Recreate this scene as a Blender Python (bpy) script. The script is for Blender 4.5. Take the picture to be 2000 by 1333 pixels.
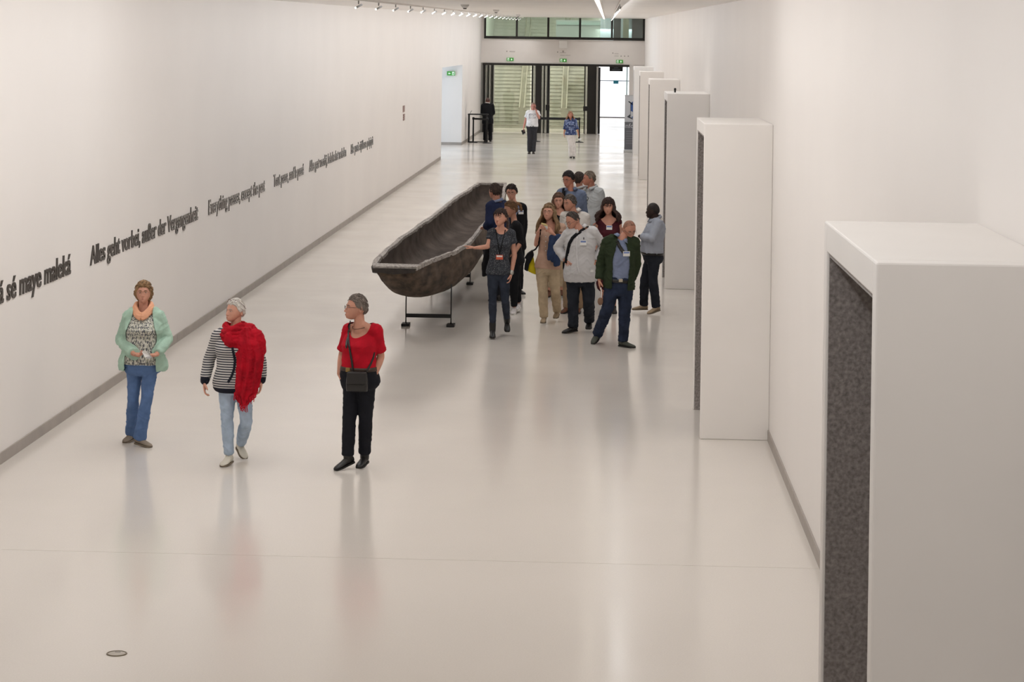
import bpy, math, random
import numpy as np
from mathutils import Vector, Matrix
from mathutils.bvhtree import BVHTree
random.seed(4)
sc = bpy.context.scene
C = sc.collection
for o in list(bpy.data.objects):
    bpy.data.objects.remove(o)

# ------------------------------------------------------------------ camera
F, PX, PY, RO, HC = 4600.0, 1000.0, 84.3, 0.0145, 3.9   # focal length in pixels of the 2000x1333 frame, principal point, roll, eye height
PSI = math.atan(185 / F)
cam_data = bpy.data.cameras.new('camera')
cam_data.sensor_width = 36
cam_data.sensor_fit = 'HORIZONTAL'
cam_data.lens = F / 2000 * 36
cam_data.shift_y = -(666.5 - PY) / 2000
cam_data.clip_end = 500
cam = bpy.data.objects.new('camera', cam_data)
C.objects.link(cam)
cam.matrix_world = Matrix.Translation((0, 0, HC)) @ Matrix.Rotation(PSI, 4, 'Z') @ Matrix.Rotation(math.pi / 2, 4, 'X') @ Matrix.Rotation(RO, 4, 'Z')
sc.camera = cam

# ------------------------------------------------------------------ light
sc.view_settings.view_transform = 'Standard'
sc.view_settings.look = 'None'
sc.view_settings.gamma = 1
sc.view_settings.use_curve_mapping = False
sc.view_settings.exposure = 0.2
world = bpy.data.worlds.new('world')
sc.world = world
world.use_nodes = True
world.node_tree.nodes['Background'].inputs[0].default_value = (1.0, 0.96, 0.92, 1)
world.node_tree.nodes['Background'].inputs[1].default_value = 0.72

CEIL = lambda y: 4.25 + 0.0077 * y


def area(name, loc, rot, sx, sy, watts, col, spread=180):
    l = bpy.data.lights.new(name, 'AREA')
    l.shape = 'RECTANGLE'
    l.size, l.size_y = sx, sy
    l.energy = watts
    l.color = col
    l.spread = math.radians(spread)
    o = bpy.data.objects.new(name, l)
    C.objects.link(o)
    o.location = loc
    o.rotation_euler = rot
    return o


SLOPE = math.atan(0.0077)
WARM = (0.975, 0.997, 1.02)
# the ceiling's light lines: a wall-washing track by the left wall, a slot down the middle and a track near the right wall; the two near strips are added fill
area('track_light', (-3.4, 58, CEIL(58) - 0.05), (SLOPE, 0, 0), 0.3, 88, 260, WARM, 130)
area('slot_light', (-0.4, 58, CEIL(58) - 0.05), (SLOPE, 0, 0), 0.3, 88, 330, WARM, 130)
area('left_wall_washer', (-3.62, 49, CEIL(49) - 0.06), (SLOPE, math.radians(44), 0), 0.12, 106, 620, WARM, 165)
area('right_wall_washer', (0.18, 49, CEIL(49) - 0.06), (SLOPE, math.radians(-44), 0), 0.12, 106, 390, WARM, 165)
area('left_near_fill', (-3.5, 11, CEIL(11) - 0.06), (SLOPE, math.radians(44), 0), 0.12, 30, 110, WARM, 165)  # extra fill, no fixture of its own, brightens the near left wall
area('right_near_fill', (0.05, 9, CEIL(9) - 0.06), (SLOPE, math.radians(-44), 0), 0.12, 28, 100, WARM, 165)  # added fill likewise, brightens the near right wall
# daylight in the side passage, the stair hall and the bright lobby beyond the doors
area('passage_daylight', (-9.5, 84, 2.2), (0, math.radians(-90), 0), 3.0, 8, 230, (0.62, 0.80, 1.0))
area('stair_hall_light', (-3.0, 106.5, 7.6), (math.radians(28), 0, 0), 5, 5, 760, (1.0, 1.0, 0.97))
area('lobby_light', (0.6, 114, 4.6), (0, 0, 0), 2.2, 16, 800, (0.95, 0.98, 1.0))


# ------------------------------------------------------------------ pixel <-> world
_c, _s, _cp, _sp = math.cos(RO), math.sin(RO), math.cos(PSI), math.sin(PSI)


def ray(x, y):
    u = _c * (x - PX) + _s * (y - PY)
    v = -_s * (x - PX) + _c * (y - PY)
    return (u * _cp - F * _sp, u * _sp + F * _cp, -v)


def at_z(x, y, z=0.0):
    d = ray(x, y); t = (z - HC) / d[2]
    return np.array((d[0] * t, d[1] * t, z))


def at_y(x, y, Y):
    d = ray(x, y); t = Y / d[1]
    return np.array((d[0] * t, Y, HC + d[2] * t))


def at_x(x, y, X):
    d = ray(x, y); t = X / d[0]
    return np.array((X, d[1] * t, HC + d[2] * t))


# ------------------------------------------------------------------ materials
def lin(c):
    out = []
    for v in c:
        v = v / 255.0
        out.append(v / 12.92 if v <= 0.04045 else ((v + 0.055) / 1.055) ** 2.4)
    return (out[0], out[1], out[2], 1)


_mats = {}


def mat(name, col, rough=0.6, metal=0.0, bump=0.0, bscale=40.0, vary=0.0, vscale=6.0, spec=0.4, emit=0.0, stretch=None, alpha=1.0, sheen=0.0):
    """a plain procedural material: base colour with a little noise variation and a noise bump"""
    if name in _mats:
        return _mats[name]
    m = bpy.data.materials.new(name)
    m.use_nodes = True
    nt = m.node_tree
    b = nt.nodes['Principled BSDF']
    b.inputs['Base Color'].default_value = lin(col)
    b.inputs['Roughness'].default_value = rough
    b.inputs['Metallic'].default_value = metal
    b.inputs['Specular IOR Level'].default_value = spec
    b.inputs['Alpha'].default_value = alpha
    if sheen:
        b.inputs['Sheen Weight'].default_value = sheen
    if emit:
        b.inputs['Emission Color'].default_value = lin(col)
        b.inputs['Emission Strength'].default_value = emit
    if bump or vary:
        tc = nt.nodes.new('ShaderNodeTexCoord')
        mp = nt.nodes.new('ShaderNodeMapping')
        if stretch:
            mp.inputs['Scale'].default_value = stretch
        nt.links.new(tc.outputs['Object'], mp.inputs['Vector'])
    if vary:
        n = nt.nodes.new('ShaderNodeTexNoise')
        n.inputs['Scale'].default_value = vscale
        n.inputs['Detail'].default_value = 5
        nt.links.new(mp.outputs['Vector'], n.inputs['Vector'])
        r = nt.nodes.new('ShaderNodeValToRGB')
        a = lin([max(0, v * (1 - vary)) for v in col]); z = lin([min(255, v * (1 + vary)) for v in col])
        r.color_ramp.elements[0].position = 0.3
        r.color_ramp.elements[1].position = 0.7
        r.color_ramp.elements[0].color = a
        r.color_ramp.elements[1].color = z
        nt.links.new(n.outputs['Fac'], r.inputs['Fac'])
        nt.links.new(r.outputs['Color'], b.inputs['Base Color'])
    if bump:
        n2 = nt.nodes.new('ShaderNodeTexNoise')
        n2.inputs['Scale'].default_value = bscale
        n2.inputs['Detail'].default_value = 4
        nt.links.new(mp.outputs['Vector'], n2.inputs['Vector'])
        bp = nt.nodes.new('ShaderNodeBump')
        bp.inputs['Strength'].default_value = bump
        bp.inputs['Distance'].default_value = 0.01
        nt.links.new(n2.outputs['Fac'], bp.inputs['Height'])
        nt.links.new(bp.outputs['Normal'], b.inputs['Normal'])
    _mats[name] = m
    return m


def stripes_mat(name, c1, c2, period, duty, axis='Z'):
    m = mat(name, c1, 0.85, bump=0.3, bscale=200)
    nt = m.node_tree; b = nt.nodes['Principled BSDF']
    tc = nt.nodes.new('ShaderNodeTexCoord'); sx = nt.nodes.new('ShaderNodeSeparateXYZ')
    nt.links.new(tc.outputs['Object'], sx.inputs[0])
    def math_(op, a, v):
        n = nt.nodes.new('ShaderNodeMath'); n.operation = op
        nt.links.new(a, n.inputs[0]); n.inputs[1].default_value = v
        return n.outputs[0]
    f = math_('LESS_THAN', math_('FRACT', math_('DIVIDE', sx.outputs[axis], period), 0), duty)
    mx = nt.nodes.new('ShaderNodeMix'); mx.data_type = 'RGBA'
    mx.inputs[6].default_value = lin(c1); mx.inputs[7].default_value = lin(c2)
    nt.links.new(f, mx.inputs[0]); nt.links.new(mx.outputs[2], b.inputs['Base Color'])
    return m


def dots_mat(name, base, cols, scale, stretch=(1, 1, 1), rand=1.0):
    """voronoi print: each cell takes one of the colours; cell borders keep the base colour"""
    m = mat(name, base, 0.85)
    nt = m.node_tree; b = nt.nodes['Principled BSDF']
    tc = nt.nodes.new('ShaderNodeTexCoord'); mp = nt.nodes.new('ShaderNodeMapping')
    mp.inputs['Scale'].default_value = stretch
    nt.links.new(tc.outputs['Object'], mp.inputs[0])
    v = nt.nodes.new('ShaderNodeTexVoronoi'); v.inputs['Scale'].default_value = scale
    v.inputs['Randomness'].default_value = rand
    nt.links.new(mp.outputs[0], v.inputs['Vector'])
    sp = nt.nodes.new('ShaderNodeSeparateColor'); nt.links.new(v.outputs['Color'], sp.inputs[0])
    r = nt.nodes.new('ShaderNodeValToRGB'); r.color_ramp.interpolation = 'CONSTANT'
    els = r.color_ramp.elements
    for i, c in enumerate(cols):
        e = els[i] if i < 2 else els.new(i / len(cols))
        e.position = i / len(cols); e.color = lin(c)
    nt.links.new(sp.outputs[0], r.inputs[0])
    lt = nt.nodes.new('ShaderNodeMath'); lt.operation = 'LESS_THAN'; lt.inputs[1].default_value = 0.52
    nt.links.new(v.outputs['Distance'], lt.inputs[0])
    mx = nt.nodes.new('ShaderNodeMix'); mx.data_type = 'RGBA'
    mx.inputs[6].default_value = lin(base)
    nt.links.new(lt.outputs[0], mx.inputs[0]); nt.links.new(r.outputs[0], mx.inputs[7])
    nt.links.new(mx.outputs[2], b.inputs['Base Color'])
    return m


def glass_mat(name, tint, gloss=0.12, rough=0.02):
    m = bpy.data.materials.new(name); m.use_nodes = True
    nt = m.node_tree; nt.nodes.remove(nt.nodes['Principled BSDF'])
    out = nt.nodes['Material Output']
    t = nt.nodes.new('ShaderNodeBsdfTransparent'); t.inputs[0].default_value = lin(tint)
    g = nt.nodes.new('ShaderNodeBsdfGlossy'); g.inputs['Roughness'].default_value = rough
    fr = nt.nodes.new('ShaderNodeFresnel'); fr.inputs[0].default_value = 1.5
    ad = nt.nodes.new('ShaderNodeMath'); ad.operation = 'ADD'; ad.inputs[1].default_value = gloss
    nt.links.new(fr.outputs[0], ad.inputs[0])
    mx = nt.nodes.new('ShaderNodeMixShader')
    nt.links.new(ad.outputs[0], mx.inputs[0]); nt.links.new(t.outputs[0], mx.inputs[1]); nt.links.new(g.outputs[0], mx.inputs[2])
    nt.links.new(mx.outputs[0], out.inputs[0])
    _mats[name] = m
    return m


# ------------------------------------------------------------------ mesh helpers
def link(o, parent=None):
    C.objects.link(o)
    if parent is not None:
        o.parent = parent
    return o


def tag(o, label=None, cat=None, group=None, kind=None):
    if label: o['label'] = label
    if cat: o['category'] = cat
    if group: o['group'] = group
    if kind: o['kind'] = kind
    return o


def empty(name, loc, label=None, cat=None, group=None, kind=None):
    o = bpy.data.objects.new(name, None)
    o.empty_display_size = 0.2
    o.location = loc
    link(o)
    return tag(o, label, cat, group, kind)


def wloc(o):
    p = Vector((0, 0, 0))
    while o is not None:
        p += o.location; o = o.parent
    return np.array(p)


def mesh_obj(name, V, Fc, m, parent=None, smooth=True, mats=None, fmat=None):
    """V in world coordinates; the object's origin stays at its parent's"""
    V = np.asarray(V, dtype=float)
    off = wloc(parent) if parent is not None else np.zeros(3)
    me = bpy.data.meshes.new(name)
    me.from_pydata((V - off).tolist(), [], [tuple(int(i) for i in f) for f in Fc])
    for q in (mats or [m]):
        me.materials.append(q)
    if smooth:
        me.polygons.foreach_set('use_smooth', [True] * len(me.polygons))
    if fmat is not None:
        me.polygons.foreach_set('material_index', list(fmat))
    me.update()
    o = bpy.data.objects.new(name, me)
    return link(o, parent)


class MB:
    def __init__(self):
        self.V = []; self.F = []; self.M = []

    def add(self, V, Fc, mi=0):
        n = len(self.V)
        self.V.extend([tuple(v) for v in V])
        self.F.extend([tuple(i + n for i in f) for f in Fc])
        self.M.extend([mi] * len(Fc))
        return self

    def box(self, x0, x1, y0, y1, z0, z1, mi=0):
        v = [(x, y, z) for x in (x0, x1) for y in (y0, y1) for z in (z0, z1)]
        f = [(0, 1, 3, 2), (4, 6, 7, 5), (0, 4, 5, 1), (2, 3, 7, 6), (0, 2, 6, 4), (1, 5, 7, 3)]
        return self.add(v, f, mi)

    def tube(self, pts, r, n=8, mi=0, flat=None):
        V, Fc = tube(pts, r, n, flat)
        return self.add(V, Fc, mi)

    def obj(self, name, m, parent=None, smooth=False, mats=None, bevel=0):
        o = mesh_obj(name, self.V, self.F, m, parent, smooth, mats, self.M if mats else None)
        if bevel:
            b = o.modifiers.new('bevel', 'BEVEL'); b.width = bevel; b.segments = 2; b.limit_method = 'ANGLE'
        return o


def boxo(name, x0, x1, y0, y1, z0, z1, m, parent=None, bevel=0):
    return MB().box(x0, x1, y0, y1, z0, z1).obj(name, m, parent, bevel=bevel)


def norm(v):
    v = np.asarray(v, float)
    return v / max(1e-9, np.linalg.norm(v))


def loft(rings, cap=True):
    rings = np.asarray(rings, float)
    n, m, _ = rings.shape
    V = rings.reshape(-1, 3).tolist()
    Fc = []
    for i in range(n - 1):
        for j in range(m):
            k = (j + 1) % m
            Fc.append((i * m + j, i * m + k, (i + 1) * m + k, (i + 1) * m + j))
    if cap:
        a = len(V); V.append(rings[0].mean(0).tolist()); b = len(V); V.append(rings[-1].mean(0).tolist())
        for j in range(m):
            k = (j + 1) % m
            Fc.append((k, j, a)); Fc.append(((n - 1) * m + j, (n - 1) * m + k, b))
    return np.array(V), Fc


def tube(pts, r, n=8, flat=None):
    """tube along a polyline; r a number or list; flat=(direction, factor) squashes the section along a direction"""
    pts = [np.asarray(p, float) for p in pts]
    N = len(pts)
    rs = [r] * N if np.isscalar(r) else list(r)
    rings = []
    t0 = norm(pts[1] - pts[0])
    ref = np.array((0, 0, 1.0)) if abs(t0[2]) < 0.9 else np.array((0, 1.0, 0))
    if flat is not None:
        ref = np.asarray(flat[0], float)
    u = norm(ref - t0 * ref.dot(t0))
    for i in range(N):
        a = pts[max(0, i - 1)]; b = pts[min(N - 1, i + 1)]
        t = norm(b - a)
        u = norm(u - t * u.dot(t))
        if flat is not None:
            w = ref - t * ref.dot(t)
            if np.linalg.norm(w) > 0.2: u = norm(w)
        v = np.cross(t, u)
        k = flat[1] if flat is not None else 1.0
        an = np.linspace(0, 2 * math.pi, n, endpoint=False)
        rings.append(pts[i] + rs[i] * (np.outer(np.cos(an) * k, u) + np.outer(np.sin(an), v)))
    return loft(rings)


def lathe(prof, center, n=24):
    an = np.linspace(0, 2 * math.pi, n, endpoint=False)
    rings = [np.stack([center[0] + r * np.cos(an), center[1] + r * np.sin(an), np.full(n, center[2] + z)], 1) for r, z in prof]
    return loft(rings)


def text_mesh(txt, size, bold=0.0):
    cu = bpy.data.curves.new('text', 'FONT')
    cu.body = txt; cu.size = size; cu.offset = bold; cu.extrude = 0.0
    cu.resolution_u = 3
    o = bpy.data.objects.new('text', cu); C.objects.link(o)
    dg = bpy.context.evaluated_depsgraph_get(); dg.update()
    me = bpy.data.meshes.new_from_object(o.evaluated_get(dg))
    V = np.array([v.co[:] for v in me.vertices]).reshape(-1, 3)
    Fc = [tuple(p.vertices) for p in me.polygons]
    bpy.data.objects.remove(o); bpy.data.meshes.remove(me)
    return V, Fc


# ------------------------------------------------------------------ structure
WALL = mat('white_wall_paint', (232, 226, 221), 0.75, bump=0.02, bscale=3, vary=0.008, vscale=0.5)
CEILM = mat('satin_white_ceiling', (241, 235, 228), 0.35, vary=0.02, vscale=0.3, spec=0.5)
LINTEL = mat('pale_grey_lintel_paint', (236, 229, 223), 0.8, vary=0.015, vscale=1)
BOXW = mat('white_lacquer', (242, 237, 232), 0.5, vary=0.01, vscale=1)
FELT = mat('grey_felt', (148, 140, 136), 0.95, bump=0.35, bscale=90, vary=0.16, vscale=55, sheen=0.2)
BASE = mat('grey_skirting', (163, 154, 146), 0.55, vary=0.04, vscale=3)
BLACK = mat('black_metal', (30, 29, 29), 0.45, metal=0.2)
DARKM = mat('dark_bronze_frame', (44, 41, 38), 0.45, metal=0.3)
CHROME = mat('brushed_steel', (170, 168, 162), 0.3, metal=0.9)
STONE = mat('shade_toned_limestone', (176, 174, 160), 0.7, vary=0.05, vscale=4)  # treads: riser stone toned darker, painting in the shade under the nosings
RISER = mat('limestone_riser', (186, 185, 172), 0.7, vary=0.05, vscale=4)

# floor: seamless epoxy, glossy, in three long slabs with fine joints
fm = mat('glossy_cream_epoxy', (219, 211, 202), 0.2, spec=0.6)
nt = fm.node_tree; b = nt.nodes['Principled BSDF']
tc = nt.nodes.new('ShaderNodeTexCoord')
n1 = nt.nodes.new('ShaderNodeTexNoise'); n1.inputs['Scale'].default_value = 0.55; n1.inputs['Detail'].default_value = 6
r1 = nt.nodes.new('ShaderNodeMapRange'); r1.inputs[1].default_value = 0.3; r1.inputs[2].default_value = 0.7; r1.inputs[3].default_value = 0.12; r1.inputs[4].default_value = 0.20
nt.links.new(tc.outputs['Object'], n1.inputs['Vector']); nt.links.new(n1.outputs['Fac'], r1.inputs[0]); nt.links.new(r1.outputs[0], b.inputs['Roughness'])
n2 = nt.nodes.new('ShaderNodeTexNoise'); n2.inputs['Scale'].default_value = 90; n2.inputs['Detail'].default_value = 2
cr = nt.nodes.new('ShaderNodeValToRGB'); cr.color_ramp.elements[0].color = lin((212, 204, 195)); cr.color_ramp.elements[1].color = lin((226, 218, 209))
nt.links.new(tc.outputs['Object'], n2.inputs['Vector']); nt.links.new(n2.outputs['Fac'], cr.inputs[0]); nt.links.new(cr.outputs[0], b.inputs['Base Color'])
n3 = nt.nodes.new('ShaderNodeTexNoise'); n3.inputs['Scale'].default_value = 1.6; n3.inputs['Detail'].default_value = 3
bp = nt.nodes.new('ShaderNodeBump'); bp.inputs['Strength'].default_value = 0.03; bp.inputs['Distance'].default_value = 0.02
nt.links.new(tc.outputs['Object'], n3.inputs['Vector']); nt.links.new(n3.outputs['Fac'], bp.inputs['Height']); nt.links.new(bp.outputs[0], b.inputs['Normal'])
fl = empty('floor', (0, 0, 0), kind='structure')
for y0, y1 in ((-8, 17.695), (17.701, 71.0), (71.012, 130)):
    boxo('floor_slab', -12, 4, y0, y1, -0.3, 0, fm, fl)

XL, XR = -5.46, 1.66
YE = 102.5
HT = 6.5
wl = empty('wall_left', (XL, 40, 0), kind='structure')
boxo('wall_panel', XL - 0.4, XL, -8, 78.25, 0, HT, WALL, wl)
boxo('wall_panel', XL - 0.4, XL, 78.25, 89.3, 3.05, HT, WALL, wl)
boxo('wall_panel', XL - 0.4, XL, 89.3, YE, 0, HT, WALL, wl)
# the side passage behind the opening
boxo('wall_passage', -12, XL - 0.4, 89.3, 89.6, 0, 3.6, WALL).__setitem__('kind', 'structure')
boxo('wall_passage_near', -12, XL - 0.4, 78.0, 78.25, 0, 3.6, WALL).__setitem__('kind', 'structure')
boxo('wall_passage_end', -12.2, -12, 78.0, 89.6, 0, 3.6, WALL).__setitem__('kind', 'structure')
boxo('ceiling_passage', -12.2, XL - 0.4, 78.0, 89.6, 3.6, 3.8, CEILM).__setitem__('kind', 'structure')
boxo('baseboard_passage', -12, XL, 89.25, 89.3, 0, 0.1, BASE).__setitem__('kind', 'structure')
wr = boxo('wall_right', XR, XR + 0.4, -8, YE + 0.5, 0, HT, WALL); tag(wr, kind='structure')
# ceiling, rising gently with the hall
v = []
for y in (-8, YE + 0.4):
    for x in (XL - 0.3, XR + 0.3):
        for dz in (0, 0.3):
            v.append((x, y, CEIL(y) + dz))
ce = mesh_obj('ceiling', v, [(0, 1, 3, 2), (4, 6, 7, 5), (0, 4, 5, 1), (2, 3, 7, 6), (0, 2, 6, 4), (1, 5, 7, 3)], CEILM, None, False)
tag(ce, kind='structure')
# skirting in lengths with small joints
bl = empty('baseboard_left', (XL, 40, 0), kind='structure')
y = 0.0
while y < 78:
    e = min(y + 3.0, 78.22)
    boxo('baseboard_strip', XL, XL + 0.015, y, e - 0.012, 0, 0.105, BASE, bl)
    y += 3.0
boxo('baseboard_strip', XL, XL + 0.015, 89.3, YE, 0, 0.105, BASE, bl)
br = empty('baseboard_right', (XR, 40, 0), kind='structure')
BOXY = [8.52, 23.4, 37.75, 53.0, 68.2, 83.2]
ys = [-8.0]
for q in BOXY:
    ys += [q, q + 2.0]
ys.append(YE)
for i in range(0, len(ys), 2):
    a, e = ys[i], ys[i + 1]
    k = max(1, round((e - a) / 3.2))
    for j in range(k):
        boxo('baseboard_strip', XR - 0.015, XR, a + (e - a) * j / k, a + (e - a) * (j + 1) / k - 0.012, 0, 0.105, BASE, br)

# end wall: lintel above the doors and a pier at right
we = empty('wall_end', (-1.8, YE, 0), kind='structure')
boxo('lintel', XL, 1.66, YE, YE + 0.25, 3.03, 4.08, LINTEL, we)
boxo('pier', 1.0, XR, YE + 0.02, YE + 0.3, 0, 3.03, WALL, we)
boxo('lintel', XL, XR, YE, YE + 0.25, 5.08, HT, LINTEL, we)
boxo('pier', XL - 0.01, -5.33, YE - 0.001, YE + 0.25, 4.08, 5.08, LINTEL, we)
# faint lettering and the pictogram printed over the doors
PRINT = mat('grey_print', (176, 167, 160), 0.8)
for (px0, px1, py_) in ((989, 991, 101.5), (995, 1006, 101.8), (1088, 1090, 103), (1094, 1105, 104), (1094, 1114, 109), (1196, 1198, 105), (1200, 1208, 106), (1200, 1208, 110.5), (1212, 1214, 111), (1219, 1221, 111), (1226, 1228, 111)):
    a = at_y(px0, py_, YE); e = at_y(px1, py_, YE)
    V, Fc = text_mesh('I' if px1 - px0 < 4 else ('entrance' if px1 - px0 < 15 else 'museum entrance'), 1.0)
    V = V - V.min(0); V = V / np.maximum(V.max(0), 1e-6)
    hh = 0.055
    V = np.stack([a[0] + V[:, 0] * (e[0] - a[0]), np.full(len(V), YE - 0.006), a[2] + V[:, 1] * hh], 1)
    mesh_obj('lettering', V, Fc, PRINT, we, False)
# pale lit niche fitting over the middle door
c = at_y(1100, 88, YE)
boxo('wall_fitting', c[0] - 0.19, c[0] + 0.19, YE - 0.12, YE, c[2] - 0.16, c[2] + 0.2, BOXW, we, bevel=0.03)
boxo('pictogram', c[0] - 0.035, c[0] + 0.035, YE - 0.006, YE, c[2] - 0.33, c[2] - 0.24, PRINT, we)

# upper window band
GL = glass_mat('green_tinted_glass', (214, 224, 218), 0.05, 0.03)
GLD = glass_mat('clear_door_glass', (226, 228, 222), 0.03, 0.03)
w1 = empty('window_1', (-1.8, YE, 4.1), kind='structure')
boxo('window_frame', -5.34, 1.64, YE - 0.06, YE + 0.1, 4.085, 4.20, DARKM, w1)
xs = [-5.30, -3.92, -2.55, -1.17, 0.22, 1.6]
for i, x in enumerate(xs):
    boxo('mullion', x - (0.045 if 0 < i < 5 else 0.04), x + (0.045 if 0 < i < 5 else 0.04), YE - 0.05, YE + 0.09, 4.2, 5.1, DARKM, w1)
for i in range(5):
    boxo('pane', xs[i] + 0.045, xs[i + 1] - 0.045, YE + 0.01, YE + 0.03, 4.2, 5.08, GL, w1)

# glazed doors below: frames, folded leaves and panes
def glazed_bay(name, x0, x1):
    d = empty(name, ((x0 + x1) / 2, YE, 0), kind='structure')
    boxo('door_frame', x0, x1, YE - 0.05, YE + 0.12, 2.93, 3.03, DARKM, d)
    return d


d1 = glazed_bay('door_1', XL + 0.08, -3.2)
boxo('door_frame', XL, XL + 0.1, YE + 0.02, YE + 0.12, 0.0, 3.03, mat('grey_door_trim', (150, 148, 142), 0.5), d1)
for dx, w, m in ((0.0, 0.07, DARKM), (0.11, 0.04, CHROME), (0.19, 0.05, DARKM), (0.29, 0.04, CHROME), (0.36, 0.09, DARKM)):
    boxo('door_leaf_edge', XL + 0.1 + dx, XL + 0.1 + dx + w, YE - 0.03, YE + 0.9, 0.0, 2.93, m, d1)
boxo('pane', XL + 0.6, -3.3, YE + 0.02, YE + 0.035, 0.03, 2.93, GLD, d1)
d2 = glazed_bay('door_2', -3.2, -0.36)
for x, w, m in ((-3.24, 0.06, DARKM), (-3.14, 0.03, CHROME), (-3.08, 0.27, DARKM), (-2.78, 0.035, CHROME), (-2.72, 0.06, DARKM), (-2.63, 0.035, CHROME), (-2.57, 0.11, BLACK)):
    boxo('door_leaf_edge', x, x + w, YE - 0.06, YE + 0.7, 0.0, 2.93, m, d2)
boxo('door_handle', -2.62, -2.44, YE - 0.16, YE - 0.06, 1.0, 1.24, BLACK, d2)
boxo('pane', -2.45, -0.92, YE + 0.02, YE + 0.035, 0.03, 2.93, GLD, d2)
for x, w, m in ((-0.95, 0.05, DARKM), (-0.88, 0.035, CHROME), (-0.82, 0.05, DARKM)):
    boxo('door_leaf_edge', x, x + w, YE - 0.05, YE + 0.6, 0.0, 2.93, m, d2)
boxo('door_handle', -0.98, -0.78, YE - 0.15, YE - 0.05, 1.0, 1.2, BLACK, d2)
boxo('dark_panel', -0.77, -0.42, YE - 0.05, YE + 0.1, 0, 2.93, DARKM, d2)
d3 = glazed_bay('door_3', -0.36, 1.0)
for x, w, m in ((-0.42, 0.06, CHROME), (-0.34, 0.04, BLACK), (-0.30, 0.05, BLACK)):
    boxo('door_leaf_edge', x, x + w, YE - 0.5, YE + 0.05, 0.02, 2.9, m, d3)
boxo('door_leaf_edge', 0.88, 0.93, YE - 0.03, YE + 0.9, 0.02, 2.93, mat('pale_blue_glass_edge', (170, 200, 205), 0.2), d3)
boxo('door_handle', -0.34, -0.25, YE - 0.56, YE - 0.5, 0.95, 1.25, BLACK, d3)

# stair hall beyond: one wide flight, its steps single stones
st = empty('stairs', (-3.0, 108, 0), kind='structure')
NST = 34
me_step = None
for i in range(NST):
    z0 = i * 0.165; y0 = 108.0 + i * 0.32
    if me_step is None:
        mb = MB().box(-2.6, 2.3, 0, 0.36, 0, 0.135, 0).box(-2.6, 2.3, -0.03, 0.36, 0.14, 0.165, 1)
        o = mb.obj('step', RISER, None, mats=[RISER, STONE]); me_step = o.data
        C.objects.unlink(o); bpy.data.objects.remove(o)
    o = bpy.data.objects.new('step', me_step); link(o, st)
    o.location = (0.0, y0 - 108, z0)
BAL = glass_mat('balustrade_glass', (200, 206, 190), 0.05)
RAILM = mat('pale_lacquered_rail', (176, 173, 156), 0.4)
for x in (-3.86, -1.92):
    for dx in (-0.11, 0.11):
        pts = [(x + dx, 107.6, 0.95), (x + dx, 108.2, 1.0), (x + dx, 108.2 + 30 * 0.32, 1.0 + 30 * 0.165)]
        MB().tube(pts, 0.028, 8).obj('handrail', RAILM, st, True)
    for i in (0, 4, 9, 14, 19, 24):
        yy = 108.2 + i * 0.32; zz = i * 0.165
        boxo('rail_post', x - 0.14, x + 0.14, yy - 0.03, yy + 0.03, zz + 0.16, zz + 0.98, mat('pale_rail_post', (168, 166, 150), 0.5), st)
boxo('wall_stair_left', -5.9, -5.6, YE + 0.3, 120, 0, 9, mat('grey_green_plaster', (196, 198, 188), 0.8)).__setitem__('kind', 'structure')
boxo('wall_stair_back', -5.9, -0.42, 119.6, 119.9, 0, 9, mat('grey_green_plaster', (196, 198, 188), 0.8)).__setitem__('kind', 'structure')
boxo('wall_stair_right', -0.62, -0.42, YE + 0.3, 119.6, 0, 3.0, WALL).__setitem__('kind', 'structure')
boxo('ceiling_stair', -5.9, 4, YE + 0.3, 120, 8.9, 9.1, CEILM).__setitem__('kind', 'structure')
boxo('wall_lobby_upper', -0.42, 4, 119.6, 119.9, 4.0, 9, WALL).__setitem__('kind', 'structure')
# things seen through the upper band: pale screen wall and dark curtain block
boxo('wall_screen', -2.35, -0.25, 108.6, 108.8, 3.2, 5.0, mat('pale_screen', (128, 131, 126), 0.7)).__setitem__('kind', 'structure')
boxo('trim_1', -2.3, -0.3, 108.55, 108.6, 4.78, 4.92, mat('grey_green_band', (120, 132, 126), 0.6)).__setitem__('kind', 'structure')
for x0, x1, c in ((0.3, 0.62, (76, 76, 80)), (0.62, 0.72, (200, 214, 222)), (0.72, 0.98, (168, 168, 150)), (1.12, 1.72, (52, 50, 50))):
    o = boxo('column', x0, x1, 105.6, 106.0, 3.0, 6.4, mat('column_%d' % c[0], c, 0.6)); tag(o, kind='structure')
o = boxo('wall_upper_lobby', -0.3, 1.66, 106.3, 106.5, 3.3, 6.4, mat('pale_blue_plaster', (206, 214, 222), 0.6)); tag(o, kind='structure')
# bright lobby behind the open door: floor-to-ceiling backlit glazing
LIT = mat('backlit_white_glazing', (250, 252, 255), 0.4, emit=1.15)
w2 = empty('window_2', (0.5, 126, 0), kind='structure')
boxo('pane', -0.42, 3.2, 125.8, 125.9, 0.03, 1.95, LIT, w2)
boxo('pane', -0.42, 3.2, 125.8, 125.9, 1.99, 3.9, LIT, w2)
boxo('window_frame', -0.42, 3.2, 125.75, 125.82, 1.945, 1.995, mat('pale_blue_seam', (190, 205, 222), 0.5), w2)
boxo('window_frame', -0.42, 3.2, 125.7, 125.82, 0, 0.04, DARKM, w2)
boxo('wall_lobby_left', -0.42, -0.40, YE + 0.4, 125.8, 0, 3.9, WALL).__setitem__('kind', 'structure')
boxo('wall_lobby_right', 3.2, 3.4, YE + 0.4, 125.8, 0, 5, WALL).__setitem__('kind', 'structure')
boxo('ceiling_lobby', -0.4, 3.3, 106.6, 125.9, 3.9, 4.0, CEILM).__setitem__('kind', 'structure')

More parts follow.
